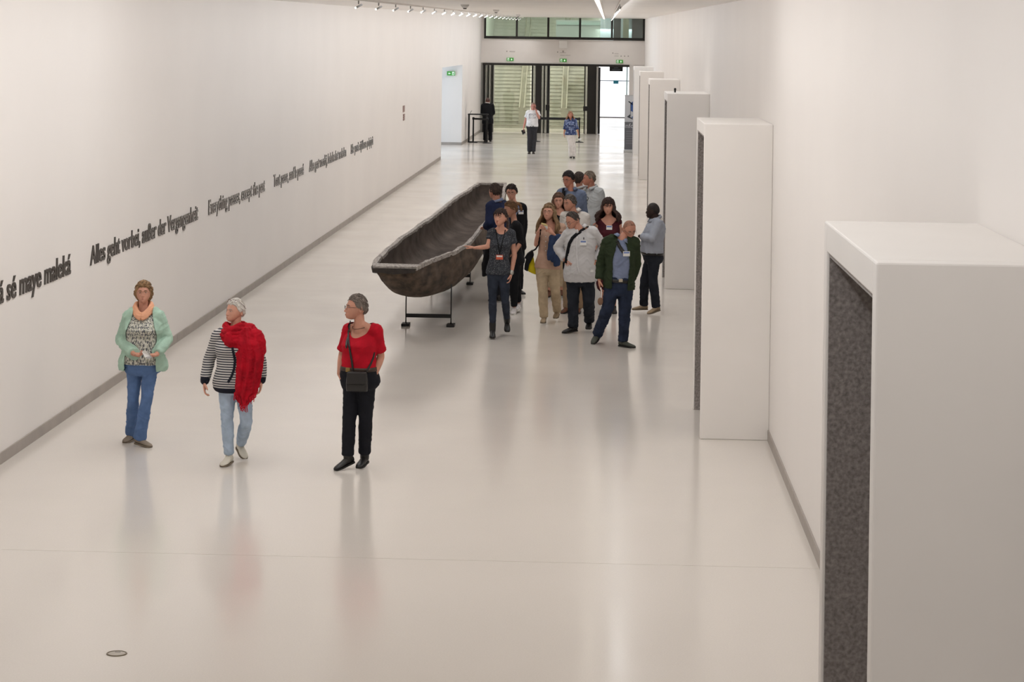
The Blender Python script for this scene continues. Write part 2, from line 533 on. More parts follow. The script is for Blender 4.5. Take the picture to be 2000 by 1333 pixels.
# ------------------------------------------------------------------ portal niches along the right wall
XB = 0.98
NLAB = ['white portal niche with grey felt lining nearest the camera, cut by the right edge',
        'second white portal niche on the right wall, its whole near side showing',
        'third white portal niche, behind the man with crossed arms, small black fitting on top',
        'fourth white portal niche on the right wall, narrow strip of felt showing',
        'fifth white portal niche on the right wall, thin dark felt edge',
        'farthest white portal niche, just in front of the roll-up banner']
for i, y in enumerate(BOXY):
    r = empty('portal_niche', (1.3, y + 1.0, 0), NLAB[i], 'niche', 'white portal niches along the right wall')
    e, z = 2.0, 3.13
    t = 0.11
    mb = MB().box(XB, XR, y, y + t, 0, z).box(XB, XR, y + e - t, y + e, 0, z).box(XB, XR, y + t, y + e - t, z - 0.13, z)
    mb.obj('shell', BOXW, r, bevel=0.008)
    boxo('felt_panel', XB + 0.012, XR - 0.012, y + e - t - 0.02, y + e - t, 0, z - 0.14, FELT, r)
    boxo('felt_panel', XB + 0.012, XR - 0.012, y + t, y + t + 0.02, 0, z - 0.14, FELT, r)
    boxo('felt_panel', XR - 0.03, XR - 0.005, y + t + 0.021, y + e - t - 0.021, 0, z - 0.14, FELT, r)
    boxo('felt_panel', XB + 0.012, XR - 0.031, y + t + 0.021, y + e - t - 0.021, z - 0.15, z - 0.131, FELT, r)
o = MB()
V, Fc = lathe([(0.014, 0), (0.014, 0.03), (0.019, 0.035), (0.019, 0.065), (0.008, 0.075)], (1.13, BOXY[2] + 0.9, 3.13), 10)
o.add(V, Fc).obj('sensor', BLACK)
tag(bpy.data.objects['sensor'], 'tiny black sensor standing on top of the third portal niche', 'sensor')

# ------------------------------------------------------------------ writing on the left wall
INK = mat('dark_bronze_letters', (66, 59, 54), 0.16, metal=0.15, spec=0.8)
PH = [('lá sé maye maleká', 21.0, 23.93, 1.475, 0.305, 'nearest'), ('Alles geht vorbei, außer der Vergangenheit', 24.85, 31.45, 1.47, 0.29, 'second'),
      ('Everything passes, except the past', 32.3, 37.65, 1.47, 0.29, 'third'), ('Tout passe, sauf le passé', 38.65, 42.5, 1.47, 0.29, 'fourth'),
      ('Alles gaat voorbij, behalve het verleden', 43.3, 49.45, 1.47, 0.29, 'fifth'), ('Ble yarà sïjúkara pópipà', 50.4, 55.2, 1.47, 0.29, 'farthest')]
LAB = ['dark lettering "lá sé maye maleká" on the left wall', 'dark lettering "Alles geht vorbei, außer der Vergangenheit" on the left wall',
       'dark lettering "Everything passes, except the past" on the left wall', 'dark lettering "Tout passe, sauf le passé" on the left wall',
       'dark lettering "Alles gaat voorbij, behalve het verleden" on the left wall', 'farthest line of dark lettering on the left wall, small accents above it']
for (txt, y0, y1, z, size, _), lab in zip(PH, LAB):
    V, Fc = text_mesh(txt, size, 0.004)
    x = V[:, 0] - V[:, 0].min(); x = x / x.max() * (y1 - y0)
    r = empty('wall_lettering', (XL, (y0 + y1) / 2, z), lab, 'lettering')
    # every character is a piece of its own: islands that stand over one another (i, a with accent) belong together
    par = list(range(len(V)))
    def find(i):
        while par[i] != i:
            par[i] = par[par[i]]; i = par[i]
        return i
    for f in Fc:
        for q in f[1:]: par[find(q)] = find(f[0])
    isl = {}
    for fi, f in enumerate(Fc): isl.setdefault(find(f[0]), []).append(fi)
    spans = []
    for fs in isl.values():
        xs_ = [x[i] for fi in fs for i in Fc[fi]]
        spans.append([min(xs_), max(xs_), fs])
    spans.sort()
    chars = []
    for s_ in spans:
        if chars and min(chars[-1][1], s_[1]) - max(chars[-1][0], s_[0]) > 0.5 * min(chars[-1][1] - chars[-1][0], s_[1] - s_[0]):
            chars[-1][1] = max(chars[-1][1], s_[1]); chars[-1][2] = chars[-1][2] + s_[2]
        else:
            chars.append(list(s_))
    for _, _, fs in chars:
        used = sorted({i for fi in fs for i in Fc[fi]}); mp = {q: i for i, q in enumerate(used)}; n = len(used)
        G = [tuple(mp[i] for i in Fc[fi]) for fi in fs]
        cy, cz = y0 + x[used], z + V[used, 1]
        W = np.concatenate([np.stack([np.full(n, XL + 0.012), cy, cz], 1), np.stack([np.full(n, XL), cy, cz], 1)])
        cnt = {}
        for f in G:
            for a, b2 in zip(f, f[1:] + f[:1]): cnt[(a, b2)] = 1
        mesh_obj('letter', W, G + [(b2, a, a + n, b2 + n) for (a, b2) in cnt if (b2, a) not in cnt], INK, r, False)

# small wall mark: push plates of a call point
r = empty('call_point', (XL, 63.45, 1.8), 'small reddish grey wall panel of buttons on left wall', 'panel')
RP = mat('reddish_grey_plate', (158, 134, 128), 0.6)
boxo('plate', XL, XL + 0.02, 63.2, 63.7, 2.0, 2.17, RP, r)
for z in (1.94, 1.88, 1.82):
    boxo('button', XL, XL + 0.025, 63.3, 63.7, z - 0.05, z, RP, r)

# ------------------------------------------------------------------ floor socket cover
q = at_z(228, 1278)
r = empty('floor_socket', (q[0], q[1], 0), 'round steel floor socket cover set in the floor at lower left', 'floor socket')
V, Fc = lathe([(0.055, 0.0005), (0.055, 0.0035), (0.0, 0.0035)], q, 40)
mesh_obj('cover', V, Fc, mat('satin_steel', (176, 168, 158), 0.45, metal=0.5), r, False)
an = np.linspace(0, 2 * math.pi, 48, endpoint=False)
rings = [np.stack([q[0] + rr * np.cos(an), q[1] + rr * np.sin(an), np.full(48, zz)], 1) for rr, zz in ((0.057, 0.0005), (0.057, 0.006), (0.064, 0.006), (0.066, 0.0005))]
V, Fc = loft(rings, False)
mesh_obj('rim', V, Fc, mat('dull_brass_ring', (128, 117, 98), 0.5, metal=0.4), r, False)
boxo('slot', q[0] - 0.018, q[0] + 0.018, q[1] + 0.03, q[1] + 0.037, 0.0035, 0.0045, DARKM, r)

# ------------------------------------------------------------------ exit signs
GREEN = mat('exit_sign_green', (70, 148, 62), 0.5, emit=0.25)
SIGNW = mat('exit_sign_white', (226, 240, 226), 0.5, emit=0.35)


def exit_sign(c, w, h, flip, lab):
    r = empty('exit_sign', tuple(c), lab, 'exit sign')
    x, y, z = c
    boxo('panel', x - w / 2, x + w / 2, y - 0.03, y, z - h / 2, z + h / 2, GREEN, r)
    s = -1 if flip else 1
    dx = x - s * w * 0.27
    # door with running figure, and arrow
    MB().box(dx - h * 0.26, dx + h * 0.26, y - 0.034, y - 0.03, z - h * 0.38, z + h * 0.38).obj('door_pictogram', SIGNW, r)
    mb = MB()
    mb.box(dx - h * 0.04, dx + h * 0.06, y - 0.038, y - 0.034, z + h * 0.18, z + h * 0.30)
    mb.add([(dx - h * .12, y - .036, z - h * .05), (dx + h * .1, y - .036, z - h * .02), (dx + h * .06, y - .036, z + h * .14), (dx - h * .05, y - .036, z + h * .14)], [(0, 1, 2, 3)])
    mb.add([(dx - h * .16, y - .036, z - h * .34), (dx - h * .04, y - .036, z - h * .34), (dx + h * .08, y - .036, z - h * .02), (dx - h * .08, y - .036, z - h * .02)], [(0, 1, 2, 3)])
    mb.add([(dx + h * .06, y - .036, z - h * .3), (dx + h * .16, y - .036, z - h * .3), (dx + h * .1, y - .036, z - h * .02), (dx, y - .036, z - h * .02)], [(0, 1, 2, 3)])
    mb.obj('figure_pictogram', GREEN, r)
    ax = x + s * w * 0.2
    mb = MB()
    k = s if flip else 0
    if flip:
        mb.box(ax - h * .05, ax + h * .3, y - 0.034, y - 0.03, z - h * .07, z + h * .07)
        mb.add([(ax - h * .3, y - .034, z), (ax, y - .034, z - h * .26), (ax, y - .034, z + h * .26)], [(0, 1, 2)])
    else:
        mb.box(ax - h * .07, ax + h * .07, y - 0.034, y - 0.03, z - h * .05, z + h * .3)
        mb.box(ax - h * .22, ax + h * .22, y - 0.034, y - 0.03, z - h * .12, z + h * .06)
        mb.add([(ax, y - .034, z - h * .34), (ax + h * .26, y - .034, z - h * .0), (ax - h * .26, y - .034, z)], [(0, 1, 2)])
    mb.obj('arrow', SIGNW, r)


for px_, py_, lab in ((996.5, 116, 'green exit sign above the left glass doors'), (1100, 118, 'green exit sign above the middle glass doors'), (1210, 120.3, 'green exit sign above the open right door')):
    c = at_y(px_, py_, YE - 0.001)
    exit_sign(c, 0.3, 0.145, False, lab)
c = at_y(881, 143.5, 89.24)
exit_sign(c, 0.31, 0.16, True, 'green exit sign inside the side passage on the left')

# black hanging display and small teal sign in the bright lobby
c = at_y(1203.5, 133.5, 110.0)
r = empty('hanging_display', tuple(c), 'black information display hanging in the bright right doorway', 'display')
boxo('screen', c[0] - 0.31, c[0] + 0.31, 110.0, 110.06, c[2] - 0.14, c[2] + 0.14, mat('display_black', (16, 17, 18), 0.3), r, bevel=0.01)
for dz, w in ((0.02, 0.14), (-0.05, 0.3), (-0.09, 0.24)):
    boxo('text_line', c[0] - w * 0.7, c[0] + w * 0.7, 109.992, 110.0, c[2] + dz - 0.012, c[2] + dz + 0.012, mat('display_grey', (90, 96, 100), 0.4, emit=0.1), r)
for dx in (-0.22, 0.22):
    MB().tube([(c[0] + dx, 110.03, c[2] + 0.13), (c[0] + dx, 110.03, 3.9)], 0.012, 6).obj('rod', BLACK, r)
c = at_y(1203, 160.5, 125.6)
o = boxo('teal_sign', c[0] - 0.135, c[0] + 0.135, 125.62, 125.8, c[2] - 0.09, c[2] + 0.09, mat('teal_sign_face', (66, 160, 186), 0.5))
tag(o, 'small teal sign on the bright glazing in the right doorway', 'sign')

# ------------------------------------------------------------------ roll-up banner
q = at_z(1219, 300)
bx, by = q[0], 85.6
bx = at_y(1219, 296, by)[0]
r = empty('roll_up_banner', (bx + 0.42, by, 0), 'white and grey roll-up information banner behind the farthest niche', 'banner')
MB().box(bx - 0.02, bx + 0.86, by - 0.1, by + 0.1, 0, 0.09).obj('base', mat('silver_cassette', (196, 194, 192), 0.4, metal=0.4), r, bevel=0.02)
boxo('panel', bx, bx + 0.84, by - 0.006, by, 0.09, 2.06, mat('banner_pale_grey', (206, 205, 206), 0.6), r)
boxo('printed_grey_field', bx, bx + 0.84, by - 0.009, by - 0.006, 0.1, 1.1, mat('banner_dark_grey', (112, 111, 114), 0.6), r)
boxo('top_rail', bx - 0.01, bx + 0.85, by - 0.015, by + 0.015, 2.05, 2.08, mat('silver_cassette', (196, 194, 192), 0.4), r)
V, Fc = text_mesh('infor', 0.3, 0.0)
V = np.stack([bx - 0.02 + V[:, 0] * 0.8, np.full(len(V), by - 0.012), 0.88 + V[:, 1] * 0.8], 1)
mesh_obj('printed_lettering', V, Fc, mat('banner_white', (205, 205, 207), 0.6), r, False)
for k in range(6):
    boxo('printed_text_line', bx + 0.06, bx + 0.3 + 0.1 * (k % 3), by - 0.0115, by - 0.009, 0.74 - k * 0.085, 0.765 - k * 0.085, mat('banner_mid_grey', (140, 139, 142), 0.6), r)
mb = MB()
BL = mat('banner_blue', (62, 92, 150), 0.6); BK = mat('banner_charcoal', (70, 72, 78), 0.6)
yb = by - 0.0095
def poly(pts, m, nm):
    MB().add([(bx + x, yb, z) for x, z in pts], [tuple(range(len(pts)))]).obj(nm, m, r)
poly([(0.22, 1.5), (0.34, 1.44), (0.34, 1.9), (0.22, 1.78)], BL, 'printed_blue_shape')
poly([(0.12, 1.83), (0.15, 1.86), (0.34, 1.73), (0.34, 1.68)], BK, 'printed_dark_bar')
poly([(0.20, 1.3), (0.215, 1.3), (0.215, 1.78), (0.20, 1.78)], BK, 'printed_dark_pole')
poly([(0.10, 1.3), (0.2, 1.38), (0.2, 1.28), (0.34, 1.2), (0.34, 1.17), (0.1, 1.27)], BK, 'printed_dark_base')
poly([(0.24, 1.27), (0.34, 1.2), (0.34, 1.34)], BL, 'printed_blue_corner')

# ------------------------------------------------------------------ stanchions, belt and the guard's high desk
def stanchion(x, y, h, lab):
    r = empty('stanchion', (x, y, 0), lab, 'stanchion')
    V, Fc = lathe([(0.18, 0), (0.18, 0.012), (0.15, 0.03), (0.04, 0.045), (0.032, 0.06)], (x, y, 0), 24)
    mesh_obj('base', V, Fc, BLACK, r)
    V, Fc = lathe([(0.03, 0.05), (0.03, h - 0.09), (0.045, h - 0.085), (0.045, h), (0.02, h + 0.01)], (x, y, 0), 14)
    mesh_obj('post', V, Fc, BLACK, r)
    return r


def belt(a, b, z, w, r):
    a = np.array((a[0], a[1], z)); b = np.array((b[0], b[1], z)); d = norm(b - a); nn = np.array((-d[1], d[0], 0)) * 0.004
    V = []
    for p in (a, b):
        for s in (-1, 1):
            for dz in (-w / 2, w / 2):
                V.append(p + nn * s + np.array((0, 0, dz)))
    mesh_obj('belt', V, [(0, 1, 3, 2), (4, 6, 7, 5), (0, 4, 5, 1), (2, 3, 7, 6), (0, 2, 6, 4), (1, 5, 7, 3)], BLACK, r, False)


sA = at_z(1131, 278.5); sB = at_z(1047, 277)
rA = stanchion(sA[0], sA[1], 0.98, 'black belt stanchion to the right of the woman in the blue blouse')
rB = stanchion(sB[0], sB[1], 0.98, 'black belt stanchion behind the man on the phone')
belt(sB, sA, 0.93, 0.1, rB)
sC = at_z(924, 278.5); sD = at_z(946, 280)
rC = stanchion(sC[0], sC[1], 0.98, 'black belt stanchion beside the high desk at the left wall')
rD = stanchion(sD[0] + 0.1, 91.2, 0.98, 'black belt stanchion right in front of the guard in the suit')
belt(sC, (sD[0] + 0.1, 91.2), 0.93, 0.07, rC)
tx0 = at_z(914, 279)[0]; ty = 91.6
r = empty('high_desk', (tx0 + 0.5, ty + 0.3, 0), 'thin black-framed high desk against the left wall beside the guard', 'desk')
boxo('desk_top', tx0 - 0.03, tx0 + 0.75, ty - 0.03, ty + 0.6, 1.08, 1.12, BLACK, r)
for dx in (0, 0.7):
    for dy in (0, 0.55):
        boxo('leg', tx0 + dx - 0.02, tx0 + dx + 0.02, ty + dy - 0.02, ty + dy + 0.02, 0, 1.08, BLACK, r)
boxo('foot_rail', tx0, tx0 + 0.7, ty - 0.015, ty + 0.015, 0.02, 0.05, BLACK, r)
MB().tube([(tx0 + 0.05, ty + 0.1, 1.12), (tx0 + 0.08, ty + 0.1, 1.2), (tx0 + 0.12, ty + 0.1, 1.24)], 0.012, 6).obj('clip', mat('grey_plastic', (120, 120, 122), 0.5), r)

# ------------------------------------------------------------------ ceiling fittings
LAMPW = mat('lamp_glow', (255, 250, 240), 0.5, emit=1.3)
r = empty('slot_lamp', (-0.12, 57, CEIL(57)), 'long bright light slot down the middle of the ceiling', 'lamp')
def sloped(name, x0, x1, y0, y1, dz0, dz1, m, par):
    V = [(x, y, CEIL(y) + dz) for x in (x0, x1) for y in (y0, y1) for dz in (dz0, dz1)]
    return mesh_obj(name, V, [(0, 1, 3, 2), (4, 6, 7, 5), (0, 4, 5, 1), (2, 3, 7, 6), (0, 2, 6, 4), (1, 5, 7, 3)], m, par, False)
sloped('diffuser', -0.14, -0.10, 13, 101, -0.045, -0.03, mat('slot_glow', (255, 251, 244), 0.5, emit=1.3), r)
sloped('housing', -0.17, -0.15, 13, 101, -0.05, 0, CEILM, r)
sloped('housing', -0.09, -0.07, 13, 101, -0.05, 0, CEILM, r)
spot = None
def make_spot():
    r = empty('spotlight', (0, 0, 0), None, 'spotlight')
    V, Fc = lathe([(0.012, 0), (0.012, -0.06)], (0, 0, 0), 8); mesh_obj('stem', V, Fc, mat('grey_lamp_body', (150, 148, 146), 0.4), r)
    V, Fc = tube([(0.05, 0.06, -0.07), (-0.04, -0.1, -0.13)], 0.02, 10); mesh_obj('can', V, Fc, mat('grey_lamp_body', (150, 148, 146), 0.4), r)
    V, Fc = tube([(-0.04, -0.1, -0.13), (-0.043, -0.105, -0.132)], 0.02, 10); mesh_obj('lens', V, Fc, LAMPW, r)
    return r


def copy_tree(o, parent=None):
    c = o.copy(); C.objects.link(c); c.parent = parent
    for ch in o.children:
        copy_tree(ch, c)
    return c


proto = make_spot()
rr = empty('spot_track', (-3.9, 57, CEIL(57)), 'long white lighting track on the ceiling near the left wall', 'track')
sloped('rail', -3.62, -3.58, 13, 101, -0.03, 0, CEILM, rr)
rr2 = empty('spot_track', (0.32, 57, CEIL(57)), 'long white lighting track on the ceiling near the right wall', 'track')
sloped('rail', 0.165, 0.195, 13, 101, -0.03, 0, CEILM, rr2)
first = True
for k in range(22):
    y = 34 + k * 3.0
    for x, g, lab in ((-3.6, 'spotlights on the left ceiling track', 'small white spotlight on the left ceiling track'), (0.18, 'spotlights on the right ceiling track', 'small white spotlight on the right ceiling track')):
        o = proto if first else copy_tree(proto)
        first = False
        o.location = (x, y, CEIL(y) - 0.03)
        if x > 0: o.rotation_euler = (0, 0, 0.4)
        o['group'] = g; o['label'] = lab
        o.scale = (0.8, 0.8, 0.8) if x < 0 else (0.6, 0.6, 0.6)
for x, py_, lab in ((908, 9, 'round white smoke detector on the ceiling, nearest of the three'), (969, 19, 'middle round white smoke detector on the ceiling'), (1012, 28.5, 'farthest small white detector on the ceiling')):
    d = ray(x, py_)
    t = (4.25 - HC) / (d[2] - 0.0077 * d[1])
    p = (d[0] * t, d[1] * t, HC + d[2] * t)
    r = empty('smoke_detector', p, lab, 'detector')
    V, Fc = lathe([(0.075, 0.0), (0.075, -0.02), (0.055, -0.045), (0.03, -0.065)], p, 16)
    mesh_obj('housing', V, Fc, mat('white_lamp_body', (225, 222, 218), 0.4), r)
    V, Fc = lathe([(0.032, -0.06), (0.032, -0.075), (0.015, -0.08)], p, 12)
    mesh_obj('sensor_cap', V, Fc, DARKM, r)

# ------------------------------------------------------------------ dugout canoe on its stands
ST = [  # y, left rim x, right rim x, rim z, bottom z
    (30.25, -2.95, -2.42, 1.00, 0.885), (30.6, -3.0, -2.38, 1.0, 0.70), (31.1, -3.03, -2.33, 0.995, 0.54), (31.8, -3.05, -2.26, 0.99, 0.44),
    (32.8, -3.06, -2.09, 0.98, 0.39), (34.5, -3.05, -1.97, 0.97, 0.39), (37.0, -2.99, -1.94, 0.97, 0.40), (40.0, -2.9, -1.90, 0.97, 0.42),
    (42.5, -2.84, -1.88, 0.985, 0.43), (44.5, -2.78, -1.90, 1.0, 0.46), (46.2, -2.68, -1.96, 1.02, 0.53), (47.3, -2.62, -1.98, 1.04, 0.62), (48.0, -2.55, -2.02, 1.05, 0.78)]
sy = np.array([s[0] for s in ST])
yy = np.concatenate([np.linspace(30.25, 33, 24), np.linspace(33.2, 46, 46), np.linspace(46.2, 48.0, 14)])
itp = lambda k: np.interp(yy, sy, [s[k] for s in ST])
def smooth1(a):
    for _ in range(3):
        b2 = a.copy(); b2[1:-1] = 0.25 * a[:-2] + 0.5 * a[1:-1] + 0.25 * a[2:]; a = b2
    return a
xl_, xr_, zr_, zb_ = [smooth1(itp(k)) for k in (1, 2, 3, 4)]
rng = np.random.RandomState(7)
wob = lambda n, s: np.convolve(rng.randn(n + 8), np.ones(5) / 5, 'same')[4:-4] * s
xl_ = xl_ + wob(len(yy), 0.012); xr_ = xr_ + wob(len(yy), 0.012); zr_ = zr_ + wob(len(yy), 0.008)
m_ = 25
th = np.linspace(0, math.pi, m_)
def section(x0, x1, z1, z0, y, skew=0.0):
    xc, hw = (x0 + x1) / 2, (x1 - x0) / 2
    cx = np.sign(np.cos(th)) * np.abs(np.cos(th)) ** 0.78
    # the wall bulges a little below the rim
    sz = np.sin(th) ** 0.66
    bul = 1 + (0.04 + 0.9 * skew * (cx < 0)) * np.sin(np.clip(sz * 1.7, 0, math.pi))
    return np.stack([xc - hw * cx * bul + skew * 0.9 * np.sin(th), np.full(m_, y), z1 - (z1 - z0) * sz], 1)
WOOD = mat('dark_old_wood', (74, 62, 52), 0.8, bump=0.5, bscale=9, vary=0.35, vscale=3.2, stretch=(3, 0.6, 3), spec=0.25)
WOODI = mat('grey_brown_inner_wood', (82, 72, 66), 0.9, bump=0.6, bscale=14, vary=0.22, vscale=4, stretch=(1, 0.45, 1), spec=0.2)
RIMM = mat('worn_grey_rim_wood', (158, 151, 145), 0.85, bump=0.5, bscale=30, vary=0.2, vscale=22, stretch=(1.5, 0.35, 1.5), spec=0.2)
canoe = empty('dugout_canoe', (-2.45, 39, 0.42), 'long dark wooden dugout canoe on thin stands in the middle of hall', 'canoe')
SK = 0.11 * np.clip((yy - 30.3) / 1.2, 0, 1) * np.clip((47.5 - yy) / 3.0, 0, 1)
INL = 0.09 * np.clip((31.9 - yy) / 1.0, 0, 1) * np.clip((yy - 30.2) / 0.4, 0.4, 1)
Vh = np.array([section(xl_[i] + INL[i], xr_[i], zr_[i] - 0.035, zb_[i], yy[i], SK[i]) for i in range(len(yy))])
nz = rng.randn(*Vh.shape) * 0.004; Vh = Vh + nz
n_ = len(yy)
Fh = [(i * m_ + j, (i + 1) * m_ + j, (i + 1) * m_ + j + 1, i * m_ + j + 1) for i in range(n_ - 1) for j in range(m_ - 1)]
V = Vh.reshape(-1, 3)
Fh.append(tuple(range(m_))); Fh.append(tuple(range((n_ - 1) * m_, n_ * m_))[::-1])
o = mesh_obj('hull', V, Fh, WOOD, canoe)
# inside skin, starting behind the solid beak
ins = [i for i in range(n_) if 30.62 < yy[i] < 47.75]
def endk(y):
    return min(1.0, max(0.0, (y - 30.58) / 0.3)) ** 0.5 * min(1.0, max(0.0, (47.8 - y) / 0.25)) ** 0.5
TI = 0.052
Vi = np.array([section(xl_[i] + TI, xr_[i] - TI * 0.8, zr_[i] - 0.035, zr_[i] - (zr_[i] - zb_[i] - 0.09) * (0.25 + 0.75 * endk(yy[i])), yy[i]) for i in ins])
Vi = Vi + rng.randn(*Vi.shape) * 0.0015
k_ = len(ins)
Fi = [(i * m_ + j, i * m_ + j + 1, (i + 1) * m_ + j + 1, (i + 1) * m_ + j) for i in range(k_ - 1) for j in range(m_ - 1)]
Fi.append(tuple(range(m_))[::-1]); Fi.append(tuple(range((k_ - 1) * m_, k_ * m_)))
mesh_obj('hollow', Vi.reshape(-1, 3), Fi, WOODI, canoe)
# rim: a worn strip with its own thickness on each gunwale, closed by the solid ends
def strip(xa, xb, idx, jag):
    rings = []
    for i in idx:
        j = rng.randn(4) * jag
        rings.append([(xa[i] + j[0], yy[i], zr_[i] - 0.045), (xa[i] + j[0], yy[i], zr_[i] + j[1]), (xb[i] + j[2], yy[i], zr_[i] + j[3]), (xb[i] + j[2], yy[i], zr_[i] - 0.05)])
    return loft(rings)
mb = MB()
mb.add(*strip(xl_ - 0.012, xl_ + TI, ins, 0.004))
mb.add(*strip(xr_ - TI * 0.8, xr_ + 0.012, ins, 0.004))
head_i = [i for i in range(n_) if yy[i] <= yy[ins[0]]]
tail_i = [i for i in range(n_) if yy[i] >= yy[ins[-1]]]
mb.add(*strip(xl_ - 0.012, xr_ + 0.012, head_i, 0.004))
mb.add(*strip(xl_ - 0.012, xr_ + 0.012, tail_i, 0.004))
mb.obj('rim', RIMM, canoe)
# squared beak under the rim at the bow
V = []
for y, dx, z0, z1 in ((30.22, 0.0, 0.90, 0.975), (30.5, 0.0, 0.86, 0.972), (30.66, 0.06, 0.84, 0.97)):
    x0 = np.interp(y, yy, xl_) - 0.03 + dx * 0.3; x1 = np.interp(y, yy, xr_) - 0.06 * (y > 30.4)
    V.append([(x0, y, z1), (x0 + 0.02, y, z0 + 0.03), ((x0 + x1) / 2, y, z0), (x1, y, z0 + 0.025), (x1, y, z1)])
v2, f2 = loft(V)
mesh_obj('beak', v2, f2, mat('black_end_grain', (44, 38, 34), 0.7, bump=0.5, bscale=30, vary=0.3, vscale=12), canoe, False)
# crack scar inside the hollow
for (y, lab) in ((32.25, 'first thin black steel stand under the canoe, nearest the bow'), (37.9, 'second thin black steel stand under the canoe, beside the guide'), (43.2, 'third thin black steel stand under the canoe'), (46.6, 'last thin black steel stand under the canoe stern')):
    xm = (np.interp(y, yy, xl_) + np.interp(y, yy, xr_)) / 2 - 0.0
    if y < 33: xm = -2.39
    r = empty('canoe_stand', (xm, y, 0), lab, 'stand', 'steel stands under the canoe')
    zb = np.interp(y, yy, zb_)
    for s in (-1, 1):
        x = xm + s * 0.31
        xl0, xr0, z1 = np.interp(y, yy, xl_), np.interp(y, yy, xr_), np.interp(y, yy, zr_) - 0.035
        sec = section(xl0, xr0, z1, zb, y, np.interp(y, yy, SK))
        half = sec[:m_ // 2 + 1] if s < 0 else sec[m_ // 2:][::-1]      # from the rim down to the keel
        near = [p for p in half[::-1] if (p[0] <= x if s < 0 else p[0] >= x)]
        zz = min(near[0][2] if near else zb + 0.15, zb + 0.22)
        MB().tube([(x, y, 0.03), (x, y, zz + 0.012)], 0.0085, 10).obj('rod', BLACK, r, True)
        boxo('foot_plate', x - 0.055, x + 0.055, y - 0.11, y + 0.11, 0, 0.035, BLACK, r, bevel=0.004)
    boxo('crossbar', xm - 0.31, xm + 0.31, y - 0.02, y + 0.02, 0.115, 0.165, BLACK, r)

# ================================================================== people
def smoothstep(a, b, x):
    t = np.clip((x - a) / (b - a), 0, 1)
    return t * t * (3 - 2 * t)


def capsule(a, b, prof, n=12, squash=None, cap=1.0):
    """rounded limb from a to b; prof = [(t, radius)]; squash=(direction, factor)"""
    a = np.asarray(a, float); b = np.asarray(b, float)
    d = b - a; L = max(1e-6, np.linalg.norm(d)); d = d / L
    ref = np.array((0, 0, 1.0)) if abs(d[2]) < 0.8 else np.array((0, 1.0, 0))
    if squash is not None: ref = np.asarray(squash[0], float)
    u = norm(ref - d * ref.dot(d)); v = np.cross(d, u)
    k = 1.0 if squash is None else squash[1]
    an = np.linspace(0, 2 * math.pi, n, endpoint=False)
    circ = np.outer(np.cos(an) * k, u) + np.outer(np.sin(an), v)
    rings = []
    r0, r1 = prof[0][1], prof[-1][1]
    for q in (0.12, 0.5, 0.85):
        rings.append(a - d * r0 * math.sqrt(1 - q * q) + circ * r0 * q)
    for t, r in prof:
        rings.append(a + d * L * t + circ * r)
    for q in (0.85, 0.5, 0.12):
        rings.append(b + d * r1 * cap * math.sqrt(1 - q * q) + circ * r1 * q)
    return loft(rings)


def remesh(pieces, voxel, smooth=5):
    mb = MB()
    for V, Fc in pieces: mb.add(V, Fc)
    me = bpy.data.meshes.new('tmp'); me.from_pydata(mb.V, [], mb.F); me.update()
    o = bpy.data.objects.new('tmp', me); C.objects.link(o)
    r = o.modifiers.new('r', 'REMESH'); r.mode = 'VOXEL'; r.voxel_size = voxel
    s = o.modifiers.new('s', 'SMOOTH'); s.factor = 0.5; s.iterations = smooth
    dg = bpy.context.evaluated_depsgraph_get()
    m2 = bpy.data.meshes.new_from_object(o.evaluated_get(dg))
    n = len(m2.vertices)
    V = np.empty(n * 3); m2.vertices.foreach_get('co', V); V = V.reshape(-1, 3)
    Fc = [tuple(p.vertices) for p in m2.polygons]
    bpy.data.objects.remove(o); bpy.data.meshes.remove(me); bpy.data.meshes.remove(m2)
    return V, Fc


def vnormals(V, Fc):
    q = np.array([f if len(f) == 4 else (f[0], f[1], f[2], f[2]) for f in Fc])
    n = np.cross(V[q[:, 2]] - V[q[:, 0]], V[q[:, 3]] - V[q[:, 1]])
    N = np.zeros_like(V)
    for k in range(4): np.add.at(N, q[:, k], n)
    return N / np.maximum(np.linalg.norm(N, axis=1, keepdims=True), 1e-9)


def vnoise(P):
    """smooth lattice noise in 0..1 for an (n,3) array"""
    i = np.floor(P).astype(np.int64); f = P - i; f = f * f * (3 - 2 * f)
    def h(a, b, c):
        v = (a * 374761393 + b * 668265263 + c * 2147483647 * 3 + 1274126177 * (a ^ (b << 3) ^ (c << 5))) & 0xffffffff
        v = ((v ^ (v >> 13)) * 1274126177) & 0xffffffff
        return ((v ^ (v >> 16)) & 0xffff) / 65535.0
    out = 0
    for dx in (0, 1):
        for dy in (0, 1):
            for dz in (0, 1):
                w = (f[:, 0] if dx else 1 - f[:, 0]) * (f[:, 1] if dy else 1 - f[:, 1]) * (f[:, 2] if dz else 1 - f[:, 2])
                out = out + w * h(i[:, 0] + dx, i[:, 1] + dy, i[:, 2] + dz)
    return out


